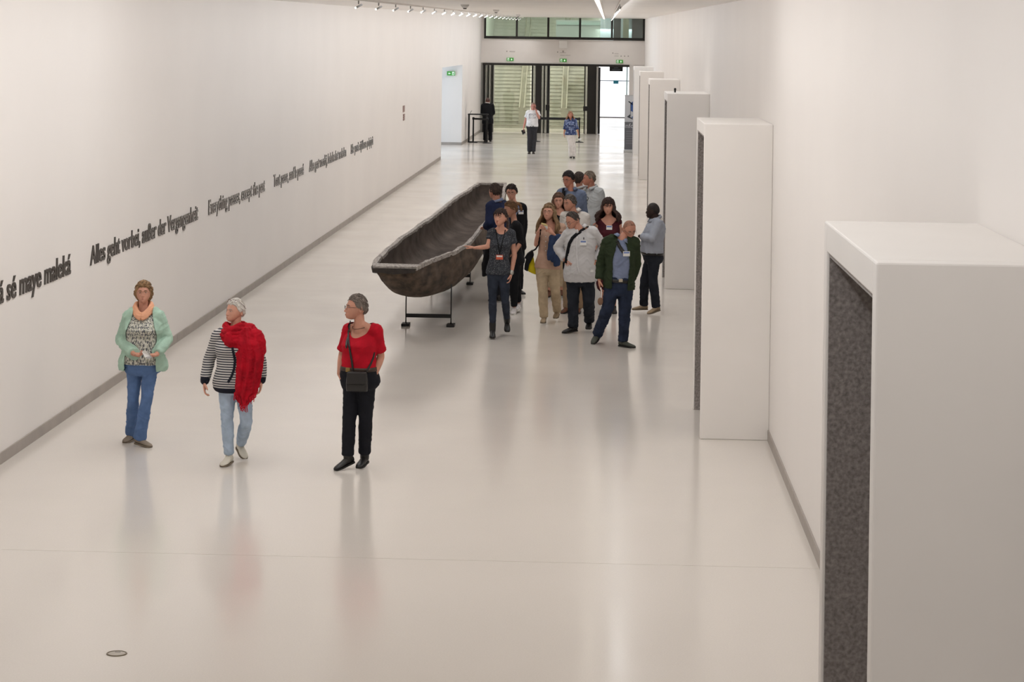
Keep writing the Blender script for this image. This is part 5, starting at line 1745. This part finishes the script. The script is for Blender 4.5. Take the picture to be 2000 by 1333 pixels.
B7 = person(7, 'tail', 'person in black with a brown ponytail and pale trainers, in profile behind the guide', 'f', 34.0,
    dict(hd=(997.5, 405.5), nk=(1006, 430), shL=(1009, 437, -.15), shR=(1006, 437, .15), elL=(1018, 468, -.10), elR=(1008, 468, .22), wrL=(1007, 489, -.2), wrR=(1000, 470, .05), tpL=(1004, 504, -.22), tpR=(996, 478, .0),
         hiL=(1005, 503, -.08), hiR=(1006, 503, .08), knL=(1004, 552, -.12), knR=(1008, 549, .08), anL=(1004, 599, -.10), anR=(1013, 590, .14), toL=(1001, 612, -.26), toR=(1009, 602, .0)),
    SK3, ('pony', (104, 76, 50)), None, lambda B: B.trousers('trousers', BLACKC, 0.010, upto=1.9),
    (SNEAK, WHITEP), vox=0.011, yaw=-68, pitch=-12, sc=0.97, hs=1.04, pony=[(0, 0.09, 0.05), (0, 0.125, 0.06), (0.0, 0.15, 0.03), (0.0, 0.155, -0.02), (0, 0.15, -0.06)], nk=0.95, curlL=1.3, crown=(0, -0.85, 0.5))
B7.garment('top', BLACKC, 0.016, hem=-0.1, sleeve=1.25, flare=0.015, amp=0.002, cut=scoop(0.93, 0.08))

B8 = person(8, 'beige', 'person with long fair hair in a blush blouse and beige trousers, hands raised at chest', 'f', 32.85,
    dict(hd=(1072, 414.5), nk=(1076, 439), shR=(1057, 446), shL=(1097, 444), elR=(1047.5, 477, -.04), elL=(1091, 473, -.08), wrR=(1051.5, 452, -.22), wrL=(1080, 456, -.24), tpR=(1061, 440, -.30), tpL=(1066, 443, -.32),
         hiR=(1058, 520), hiL=(1081, 520), knR=(1060, 569, -.06), knL=(1085, 568, -.04), anR=(1062.5, 618, -.04), anL=(1088, 606, .24), toR=(1059.5, 634.5, -.24), toL=(1084.5, 623, .08)),
    SK1, ('long', (122, 96, 68)), None, lambda B: B.trousers('trousers', BEIGET, 0.012, flare=0.016, waist=0.12, amp=0.004, knee=0.006),
    (TANS, SOLEL), vox=VG, yaw=-14, pitch=6, hlen=0.30, wave=0.016, flare=0.06, nstr=54, sc=1.0, hs=1.02, glasses=(128, 110, 96), lk=0.94, wk=0.98, curlR=1.1, curlL=1.0, pnR=(0.8, 0.3, 0.1), pnL=(-0.8, 0.3, 0.1))
o8 = B8.garment('blouse', BLUSH, 0.015, hem=-0.05, sleeve=0.35, sflare=0.012, flare=0.008, amp=0.003, cut=vneck(0.80, 1.4))
bv = bvh_of(o8)
for y_ in (463, 472, 481, 490):
    c, n = cast(bv, 1066, y_, 0.004); g = dir_grid(8, 6); V, Fc = loft((g * 0.008 + c).reshape(6, 8, 3)); mesh_obj('button', V, Fc, WHITEP, B8.root)
# snack in her fingers
c = (B8.j['tpR'] + B8.j['tpL']) / 2 + np.array((0, -0.02, 0.02))
r = empty('snack', tuple(c), 'small pale snack held in the fingers of the long-haired person', 'food')
V, Fc = tube([c + np.array((-0.045, 0, 0.02)), c + np.array((0.0, -0.01, 0.006)), c + np.array((0.04, 0, -0.012))], [0.010, 0.016, 0.010], 8); mesh_obj('pastry', V, Fc, mat('pastry', (212, 190, 130), 0.7, bump=0.4), r)
V, Fc = tube([c + np.array((0.0, 0, 0.0)), c + np.array((0.03, 0.0, -0.03)), c + np.array((0.035, 0.01, -0.06))], [0.012, 0.018, 0.008], 8); mesh_obj('napkin', V, Fc, WHITEP, r)
# denim jacket over her left forearm
pc = []
for q, (x0, x1, y1) in enumerate(((1072, 1071, 508), (1077, 1078, 512), (1082, 1083, 520), (1087, 1087, 519))):
    a = at_y(x0 + 6, 464 - q * 0.5, 32.62 + 0.03 * q); b2 = at_y(x1 + 2, y1 - 4, 32.60 + 0.03 * q)
    pc.append(capsule(a, b2, [(0, 0.04), (0.5, 0.044), (1, 0.036)]))
V, Fc = remesh(pc, VG, 3); V = wrinkle(V, Fc, 0.005)
tag(mesh_obj('denim_jacket', V, Fc, cl('dark_blue_jacket_cloth', (48, 62, 92))), 'dark blue jacket draped over the forearm of the long-haired person', 'jacket')
# yellow and black shoulder bag at her right hip
r = empty('shoulder_bag', tuple(at_y(1035, 538, 32.95)), 'black and yellow shoulder bag hanging at the long-haired person\'s hip', 'bag')
def prism_px(pts, Y, d, m, nm, root, round_=0.0):
    P0 = [at_y(x, y_, Y) for x, y_ in pts]; n_ = len(P0)
    V = [p + np.array((0, -d / 2, 0)) for p in P0] + [p + np.array((0, d / 2, 0)) for p in P0]
    o = mesh_obj(nm, V, [tuple(range(n_)), tuple(range(2 * n_ - 1, n_ - 1, -1))] + [(i, i + n_, (i + 1) % n_ + n_, (i + 1) % n_) for i in range(n_)], m, root, False)
    bvm = o.modifiers.new('bevel', 'BEVEL'); bvm.width = 0.015; bvm.segments = 3
    return o
prism_px([(1041, 500), (1044, 515), (1047.5, 536), (1040, 533.5), (1031, 529), (1033, 516)], 32.9, 0.16, YELLOW, 'yellow_panel', r)
prism_px([(1040, 488), (1043, 499), (1034, 516), (1031, 530), (1024, 526), (1025, 515), (1028, 505), (1024, 504), (1030, 495)], 32.88, 0.18, BLACKC, 'black_panel', r)
ribbon(bvh_of(o8, B8.body), [(1056, 448), (1054, 462), (1052, 478), (1046, 487), (1041, 490)], 0.012, BLACKC, 'strap', r, 0.02, Y=32.8)

B9 = person(9, 'strap', 'person in white shirt with black cross strap, hands on hips, looking down', 'm', 31.8,
    dict(hd=(1118.5, 431), nk=(1133, 448), shR=(1111, 457), shL=(1157, 453), elR=(1089, 484, .06), elL=(1179, 481, .10), wrR=(1103.5, 508, -.04), wrL=(1163, 512, -.02), tpR=(1113, 521, -.18), tpL=(1153, 521, -.16),
         hiR=(1120, 541), hiL=(1147, 541), knR=(1119.5, 589, -.03), knL=(1150, 588, -.05), anR=(1119.5, 638, .0), anL=(1151, 626, .22), toR=(1100, 652, -.10), toL=(1149, 644, .06)),
    SK2, ('recede', (74, 66, 62)), None, lambda B: B.trousers('jeans', CHARJ, 0.016, flare=0.022, knee=0.008, amp=0.005),
    (BLKL, SOLED), vox=VG, yaw=-50, pitch=-26, glasses=(40, 38, 38), sc=1.0, wk=1.08, dk=1.1, belly=0.03, pnR=(0.6, 0.6, 0), pnL=(-0.6, 0.6, 0), curlR=0.3, curlL=0.5)
o9 = B9.garment('shirt', WHITES, 0.022, hem=-0.10, sleeve=1.9, flare=0.03, amp=0.005, cut=vneck(0.955, 0.8))
B9.collar(WHITES, 0.45)
bv = bvh_of(o9, B9.body)
card(bv, 1139, 475, 0.085, 0.07, WHITEP, 'badge', B9.root, stripe=BADGEB)
card(bv, 1140, 466.5, 0.012, 0.03, DARKM, 'badge_clip', B9.root)
ribbon(bv, [(1127, 462), (1126.5, 480), (1126.5, 500), (1128, 520), (1132, 534)], 0.013, mat('white_placket', (206, 204, 204), 0.85), 'placket', B9.root, 0.002, 0.25)
r = empty('satchel', tuple(at_y(1104, 534, 31.85)), 'black satchel with cross strap on the white-shirted person looking down', 'bag')
prism_px([(1099, 512), (1109, 512), (1110, 534), (1104, 534), (1099, 526)], 31.88, 0.12, BLACKC, 'bag_body', r)
ribbon(bv, [(1142, 447), (1137, 450), (1128, 456), (1118, 465), (1112, 476), (1109, 490), (1106.5, 504), (1105, 514)], 0.024, BLACKC, 'strap', r, 0.008)
c = at_y(1155.5, 529.5, 31.65); boxo('white_tag', c[0] - 0.025, c[0] + 0.025, c[1] - 0.004, c[1] + 0.004, c[2] - 0.015, c[2] + 0.015, WHITEP, B9.root)

B10 = person(10, 'green', 'person in a dark green jacket and jeans, shaven head bowed, nearest of the group', 'm', 30.4,
    dict(hd=(1229, 449.5), nk=(1216, 467), shR=(1187, 475), shL=(1239, 477), elR=(1173.5, 516, .08), elL=(1243, 517, .06), wrR=(1170.5, 549, -.02), wrL=(1234, 549, .02), tpR=(1172, 571, -.05), tpL=(1229, 566, .06),
         hiR=(1195, 562), hiL=(1222, 562), knR=(1187, 604, -.04), knL=(1220, 611, -.02), anR=(1167, 655, .32), anL=(1217, 668, .0), toR=(1160, 674, .24), toL=(1240, 683, -.10)),
    (190, 136, 114), ('buzz', (140, 100, 82)), None, lambda B: B.trousers('jeans', INDIGO, 0.016, flare=0.016, knee=0.008, amp=0.005, waist=0.2),
    (OLIVE, SOLED), vox=VG, yaw=26, pitch=-30, roll=-6, glasses=(38, 34, 34), sc=1.02, hs=0.98, curlL=0.8)
o10 = B10.garment('shirt', CHAMB, 0.014, hem=0.10, sleeve=0.6, amp=0.004, cut=vneck(0.955, 0.8))
B10.collar(CHAMB, 0.45, rise=0.0)
B10.belt(BLKL, 0.09, 0.024, 0.04)
oj = B10.garment('jacket', GREENJ, 0.030, hem=-0.05, sleeve=1.93, flare=0.015, sflare=0.006, aoff=0.022, amp=0.006, topt=0.95, cut=open_front(lambda t: 0.095 + 0.015 * np.clip(t / 0.5, 0, 1) - 0.055 * np.clip((t - 0.55) / 0.35, 0, 1), rad=0.08, sh=0.01), solid=0.008)
B10.collar(GREENJ, 0.8, r=0.088, h=0.045, fall=0.04, rise=-0.01, name='jacket_collar')
bv = bvh_of(o10, oj)
c, n = cast(bv, 1212, 548, 0.02); boxo('buckle', c[0] - 0.025, c[0] + 0.025, c[1] - 0.012, c[1] + 0.004, c[2] - 0.02, c[2] + 0.02, mat('pale_buckle', (180, 170, 150), 0.35, metal=0.6), B10.root, bevel=0.004)
ribbon(bv, [(1205, 471), (1209, 480), (1214, 488), (1219, 494)], 0.022, DARKM, 'lanyard', B10.root, 0.008)
card(bv, 1223, 496, 0.09, 0.065, WHITEP, 'badge', B10.root, stripe=BADGEB)
# pouch on a white strap in his right hand
c = at_y(1173, 566, 30.33)
r = empty('hanging_pouch', tuple(c), 'small brown pouch on a white strap in the hand of green jacket wearer', 'pouch')
a = at_y(1173.5, 562, 30.3); b2 = at_y(1174.5, 582, 30.3); e = at_y(1172.5, 589, 30.3)
MB().tube([a, (a + b2) / 2 + np.array((0.006, 0, 0)), b2], 0.007, 8, flat=((0, 1, 0), 0.4)).obj('strap', WHITEP, r, True)
g = dir_grid(16, 12); V, Fc = loft((g * np.array((0.036, 0.022, 0.05)) + e).reshape(12, 16, 3)); mesh_obj('pouch', V, Fc, mat('brown_pouch', (122, 92, 72), 0.7), r)
V = [at_y(x, y_, 30.34) for x, y_ in ((1172, 597), (1178, 591), (1179, 600))]; V += [v + np.array((0, .004, 0)) for v in V]
mesh_obj('paper_corner', V, [(0, 1, 2), (5, 4, 3), (0, 3, 4, 1), (1, 4, 5, 2), (2, 5, 3, 0)], WHITEP, r, False)

B11 = person(11, 'crossed', 'person in an ice blue shirt and dark jeans, arms crossed, beside a niche', 'm', 34.3,
    dict(hd=(1275.5, 413), nk=(1279.5, 429), shL=(1285, 440, -.15), shR=(1276, 438, .17), elL=(1273, 468, -.24), elR=(1258, 466, .16), wrL=(1249, 463, -.06), wrR=(1261, 470, -.06), tpL=(1259, 468, .06), tpR=(1267, 469, -.10),
         hiL=(1277, 503, -.07), hiR=(1274, 502, .10), knL=(1275.5, 548, -.10), knR=(1259, 549, .08), anL=(1281.5, 601, -.06), anR=(1257.5, 597, .14), toL=(1266, 616, -.16), toR=(1235, 607.5, .10)),
    SKD, ('buzz', (34, 27, 25)), None, lambda B: B.trousers('jeans', CHARJ, 0.014, flare=0.014, waist=0.18, amp=0.004),
    (TANS, SOLEL), vox=VG, yaw=-112, pitch=-2, hthick=0.002, sc=0.97, hs=1.04, wk=1.1, dk=1.14, belly=0.045, pnL=(0.4, -0.8, 0), pnR=(-0.3, 0.9, 0), curlL=1.3)
B11.garment('shirt', ICE, 0.020, hem=0.10, sleeve=1.78, flare=0.0, amp=0.004)
B11.collar(ICE, 0.4)
B11.belt(BLKL, 0.055, 0.020, 0.035)

B12 = person(12, 'burgundy', 'person with dark wavy hair in a sleeveless burgundy dress, white name badge', 'f', 34.25,
    dict(hd=(1188, 408.5), nk=(1189.5, 431), shR=(1170, 440), shL=(1208, 439), elR=(1166, 478, .04), elL=(1212, 478, .04), wrR=(1169, 510, -.02), wrL=(1209, 510, -.02), hiR=(1179, 512), hiL=(1199, 512), knR=(1179, 561), knL=(1199, 560), anR=(1179, 605), anL=(1199, 605), toR=(1178, 618, -.15), toL=(1200, 618, -.15)),
    SK1, ('fringe', (58, 38, 32)), None, lambda B: None,
    (BLKL, SOLED), vox=0.011, yaw=-6, pitch=-2, hlen=0.17, wave=0.026, flare=0.075, nstr=60, az0=60, sc=1.0, hs=1.03)
o12 = B12.garment('dress', BURG, 0.014, hem=-0.2, sleeve=0, flare=0.06, amp=0.003, topt=0.94, cut=vneck(0.80, 1.6), extra=[capsule(B12.j['hi' + s], B12.j['kn' + s], [(0, 0.12), (1, 0.11)]) for s in 'RL'] + [capsule(B12.j['sh' + s] * 0.45 + B12.j['nk'] * 0.55, B12.j['sh' + s] * 0.92 + B12.j['nk'] * 0.08, [(0, 0.05), (1, 0.062)]) for s in 'RL'])
card(bvh_of(o12, B12.body), 1190, 445.5, 0.085, 0.062, WHITEP, 'badge', B12.root, stripe=BADGEB)

B13 = person(13, 'offwhite', 'person with greying hair in off-white shirt and khaki trousers, standing behind the cross-strap wearer', 'm', 34.15,
    dict(hd=(1113, 392.5), nk=(1120.5, 410), shR=(1103, 419), shL=(1143, 421), elR=(1099, 456, .04), elL=(1147, 458, .04), wrR=(1102, 488, -.1), wrL=(1144, 490, -.05), hiR=(1113, 491), hiL=(1134, 491), knR=(1109, 545), knL=(1133, 545), anR=(1108, 597), anL=(1130, 597), toR=(1100, 609, -.12), toL=(1127, 609, -.15)),
    SK2, ('short', (92, 84, 78)), None, lambda B: B.trousers('trousers', KHAKI, 0.014, flare=0.016),
    (BRWL, SOLED), vox=0.011, yaw=-46, pitch=-8, hthick=0.012, sc=1.0)
B13.garment('shirt', OFFW, 0.020, hem=0.05, sleeve=1.85, amp=0.004, cut=vneck(0.94, 1.0))
B13.collar(OFFW, 0.5, h=0.04)

B14 = person(14, 'greyshirt', 'person in pale grey shirt, greying hair, in left profile at back of group', 'm', 38.95,
    dict(hd=(1151, 352.5), nk=(1155, 371), shL=(1171, 380, -.10), shR=(1147, 379, .14), elL=(1178, 412, -.10), elR=(1146, 411, .2), wrL=(1170, 437, -.20), wrR=(1146, 438, .05), hiL=(1168, 448, -.06), hiR=(1154, 448, .08), knL=(1168, 500, -.06), knR=(1154, 500, .08), anL=(1169, 545, -.06), anR=(1155, 545, .1), toL=(1158, 550, -.1), toR=(1143, 550, .06)),
    (192, 130, 108), ('crop', (126, 112, 98)), None, lambda B: B.trousers('trousers', CHARC, 0.014, flare=0.015),
    (BLKL, SOLED), vox=0.011, yaw=-80, pitch=-3, hthick=0.010, sc=1.03, wk=1.12, dk=1.12, belly=0.04)
o14 = B14.garment('shirt', GREYS, 0.024, hem=0.0, sleeve=1.85, flare=0.01, amp=0.005)
B14.collar(GREYS, 0.5, h=0.042)
c, n = cast(bvh_of(o14), 1148.5, 389, 0.02)
mb = MB()
for dz in (0.0, -0.062):
    an = np.linspace(0, 2 * math.pi, 15)
    mb.tube([c + np.array((0.018 * math.sin(a) , 0.0, dz + 0.026 * math.cos(a))) for a in an], 0.005, 6)
mb.obj('sunglasses', BLKL, B14.root, True)

B15 = person(15, 'tall', 'tallest person, dark hair and spectacles, blue shirt, at the back of the group', 'm', 38.0,
    dict(hd=(1110.5, 346), nk=(1114, 366), shR=(1096, 374), shL=(1136, 377), elR=(1091, 414, .04), elL=(1141, 416, .04), wrR=(1096, 446, -.12), wrL=(1138, 448, -.05), hiR=(1106, 448), hiL=(1126, 448), knR=(1106, 502), knL=(1126, 502), anR=(1106, 549), anL=(1126, 549), toR=(1103, 556, -.15), toL=(1126, 556, -.15)),
    (190, 128, 106), ('short', (40, 34, 34)), None, lambda B: B.trousers('trousers', CHARJ, 0.014, flare=0.015),
    (BLKL, SOLED), vox=0.011, yaw=-34, pitch=-14, glasses=(70, 50, 44), sc=1.06, hthick=0.014)
o15 = B15.garment('shirt', BLUES, 0.022, hem=0.05, sleeve=1.85, amp=0.004, cut=vneck(0.95, 0.8))
B15.collar(BLUES, 0.5, h=0.036)
pts = [B15.j['shR'] * 0.7 + B15.j['nk'] * 0.3 + np.array((0.0, d, z)) for d, z in ((-0.10, -0.16), (-0.10, -0.05), (-0.05, 0.05), (0.03, 0.06), (0.10, 0.0), (0.12, -0.1))]
MB().tube(pts, 0.028, 10, flat=((0, 0, 1), 0.5)).obj('backpack_strap', BLACKC, B15.root, True)

B16 = person(16, 'hidden', 'mostly hidden person with dark hair, only the back of the head showing', 'm', 39.9,
    dict(hd=(1131, 355.5), nk=(1134, 372), shL=(1120, 379), shR=(1150, 379), elL=(1116, 411, -.02), elR=(1153, 411, -.02), wrL=(1119, 440, .1), wrR=(1150, 440, .1), hiL=(1126, 447), hiR=(1144, 447), knL=(1126, 495), knR=(1144, 495), anL=(1126, 537), anR=(1144, 537), toL=(1125, 539, .18), toR=(1145, 539, .18)),
    SK2, ('short', (66, 54, 48)), None, lambda B: B.trousers('trousers', CHARC, 0.014),
    (BLKL, SOLED), vox=0.013, yaw=155, pitch=-4, hide_face=True, sc=0.98)
B16.garment('shirt', WHITES, 0.02, hem=0.05, sleeve=1.85, amp=0.003)
B16.collar(WHITES, 0.5)

B17 = person(17, 'brunette', 'person with straight brown hair and black top behind the long-haired one', 'f', 36.3,
    dict(hd=(1091, 386), nk=(1093.5, 405), shR=(1078, 413), shL=(1111, 412), elR=(1073, 447, .02), elL=(1114, 446, .02), wrR=(1077, 475, -.08), wrL=(1110, 475, -.08), hiR=(1084, 482), hiL=(1103, 482), knR=(1079, 525), knL=(1100, 524), anR=(1073, 566), anL=(1098, 562), toR=(1069, 575, -.15), toL=(1096, 571, -.15)),
    SK1, ('long', (88, 62, 46)), None, lambda B: B.trousers('trousers', BEIGET, 0.012, flare=0.0, upto=1.75),
    (BRWL, SOLED), vox=0.011, yaw=0, pitch=-2, hlen=0.13, wave=0.006, flare=0.03, nstr=44, sc=0.98, hs=1.02)
B17.garment('top', BLACKC, 0.014, hem=-0.05, sleeve=0.4, flare=0.02, amp=0.002, cut=scoop(0.88, 0.11))

# ------------------------------------------------------------------ far away by the doors
B18 = person(18, 'guard', 'person in black suit standing by the high desk, seen from behind', 'm', 92.6,
    dict(hd=(952.8, 196.2), nk=(952.3, 200.8, -.03), shL=(943.3, 205.6), shR=(961.2, 205.2), elL=(941.5, 220, .05), elR=(964, 219.5, .05), wrL=(946, 225, .26), wrR=(960, 224, .28), hiL=(948.2, 236.5), hiR=(957, 236.5), knL=(948, 255.5), knR=(957.3, 255.5), anL=(947.8, 273), anR=(957.6, 273), toL=(946.5, 275.6, .2), toR=(959, 275.6, .2)),
    (150, 98, 80), ('short', (70, 44, 38)), None, lambda B: B.trousers('trousers', BLACKC, 0.02, flare=0.03),
    (BLKL, SOLED), vox=0.016, far=True, yaw=180, pitch=-22, hide_face=True, sc=1.02, hthick=0.010)
B18.garment('jacket', BLACKC, 0.030, hem=-0.14, sleeve=1.9, flare=0.04, topt=0.95, amp=0.003)
B18.collar(mat('white_collar', (190, 186, 182), 0.8), 0.5, h=0.03)

B19 = person(19, 'phone', 'person in white printed tee and charcoal trousers, walking with phone at ear', 'm', 83.1,
    dict(hd=(1041.7, 208.5), nk=(1040.3, 217), shR=(1031.3, 220.6), shL=(1050, 220.6), elR=(1026.5, 236, .02), elL=(1053.3, 231.5, -.10), wrR=(1022.8, 250, -.05), wrL=(1047.4, 219, -.18), tpR=(1022, 256, -.08), tpL=(1046, 211.5, -.14), hiR=(1035, 249.5), hiL=(1043.5, 249.5), knR=(1034, 272, -.04), knL=(1043, 272), anR=(1034.2, 296.5), anL=(1041.7, 296.5, -.02), toR=(1032.6, 301.8, -.2), toL=(1042.5, 302, -.2)),
    (196, 136, 120), ('crop', (120, 96, 84)), None, lambda B: B.trousers('trousers', CHARC, 0.02, flare=0.025),
    (mat('dark_brown_shoe', (58, 48, 42), 0.6), SOLED), vox=0.014, far=True, yaw=4, pitch=-4, glasses=(60, 40, 40), sc=1.06, hs=1.0, wk=1.06, belly=0.03, curlL=0.9, pnL=(-0.6, 0.7, 0), curlR=0.9)
o19 = B19.garment('tee', TEEW, 0.024, hem=0.04, sleeve=0.6, sflare=0.02, amp=0.003)
bv = bvh_of(o19)
GP = mat('grey_tee_print', (130, 130, 138), 0.8)
cs = [cast(bv, x, y_, 0.006)[0] for x, y_ in ((1033.6, 223.2), (1045.6, 223.2), (1045.6, 230.6), (1033.6, 230.6))]
MB().tube(cs + [cs[0]], 0.012, 6).obj('printed_frame', GP, B19.root)
c = sum(cs) / 4
V, Fc = text_mesh('AFRICA', 0.13, 0.006) if False else text_mesh('ooooo', 0.11, 0.004)
V = V - (V.max(0) + V.min(0)) / 2
mesh_obj('printed_lettering', np.stack([c[0] + V[:, 0] * 0.5, np.full(len(V), c[1] - 0.012), c[2] + V[:, 1] * 0.9], 1), Fc, GP, B19.root, False)
c = at_y(1022.4, 257.6, 82.98)
o = MB(); pr = []
r = empty('dark_wallet', tuple(c), 'black wallet in the lowered hand of person on the phone', 'wallet')
for a in (0.0,):
    V = [at_y(x, y_, 82.98) for x, y_ in ((1018.0, 255), (1024.4, 253), (1026.4, 259.6), (1020.6, 263))]
    V += [v + np.array((0, 0.03, 0)) for v in V]
    mesh_obj('cover', V, [(0, 1, 2, 3), (7, 6, 5, 4), (0, 4, 5, 1), (1, 5, 6, 2), (2, 6, 7, 3), (3, 7, 4, 0)], BLKL, r, False)
V2 = [v + np.array((0.01, 0.032, -0.015)) for v in V]
mesh_obj('pages', V2, [(0, 1, 2, 3), (7, 6, 5, 4), (0, 4, 5, 1), (1, 5, 6, 2), (2, 6, 7, 3), (3, 7, 4, 0)], mat('grey_paper', (188, 186, 186), 0.6), r, False)
c = at_y(1047.2, 210.5, 82.97)
r = empty('phone', tuple(c), 'dark phone held to the ear of person in white tee', 'phone')
MB().box(c[0] - 0.012, c[0] + 0.008, c[1] - 0.04, c[1] + 0.04, c[2] - 0.07, c[2] + 0.06).obj('phone_body', BLKL, r, bevel=0.004)
boxo('screen', c[0] - 0.014, c[0] - 0.0125, c[1] - 0.034, c[1] + 0.034, c[2] - 0.06, c[2] + 0.05, mat('display_black', (16, 17, 18), 0.3), r)

B20 = person(20, 'far', 'person in a blue print blouse and white trousers, small in the distance', 'f', 80.1,
    dict(hd=(1114, 226.3), nk=(1114.7, 234.5), shR=(1106.2, 238), shL=(1123.2, 237.6), elR=(1103.5, 250.5, .02), elL=(1126.6, 250.5, .02), wrR=(1101.5, 263), wrL=(1129.3, 263), tpR=(1101.8, 272, -.03), tpL=(1131.3, 271, -.05), hiR=(1110.8, 264), hiL=(1119, 264), knR=(1114, 284, -.06), knL=(1120.3, 284), anR=(1115.3, 307), anL=(1120.8, 307.4), toR=(1114.2, 312, -.2), toL=(1120.8, 312.4, -.2)),
    (206, 142, 118), ('long', (146, 108, 82)), None, lambda B: B.trousers('trousers', WHITET, 0.02, flare=0.03, amp=0.0015),
    (BLKL, SOLED), vox=0.014, far=True, yaw=2, pitch=0, hlen=0.16, nstr=24, glasses=(110, 80, 70), sc=0.95, hs=1.04, wk=1.05)
B20.garment('blouse', PATB, 0.022, hem=-0.05, sleeve=1.3, sflare=0.012, flare=0.03, amp=0.003, cut=vneck(0.93, 1.0))
B20.collar(cl('blue_collar_cloth', (70, 84, 124)), 0.4, h=0.03)
c = at_y(1131.6, 272.6, 79.98)
r = empty('paper_cup', tuple(c), 'small white cup in the lowered hand of person in blue print blouse', 'cup')
V, Fc = tube([c + np.array((-0.03, 0, -0.01)), c + np.array((0.05, -0.02, 0.005))], [0.032, 0.042], 14); mesh_obj('cup_body', V, Fc, WHITEP, r)
V, Fc = tube([c + np.array((0.05, -0.02, 0.005)), c + np.array((0.06, -0.022, 0.006))], [0.045, 0.045], 14); mesh_obj('cup_rim', V, Fc, WHITEP, r)
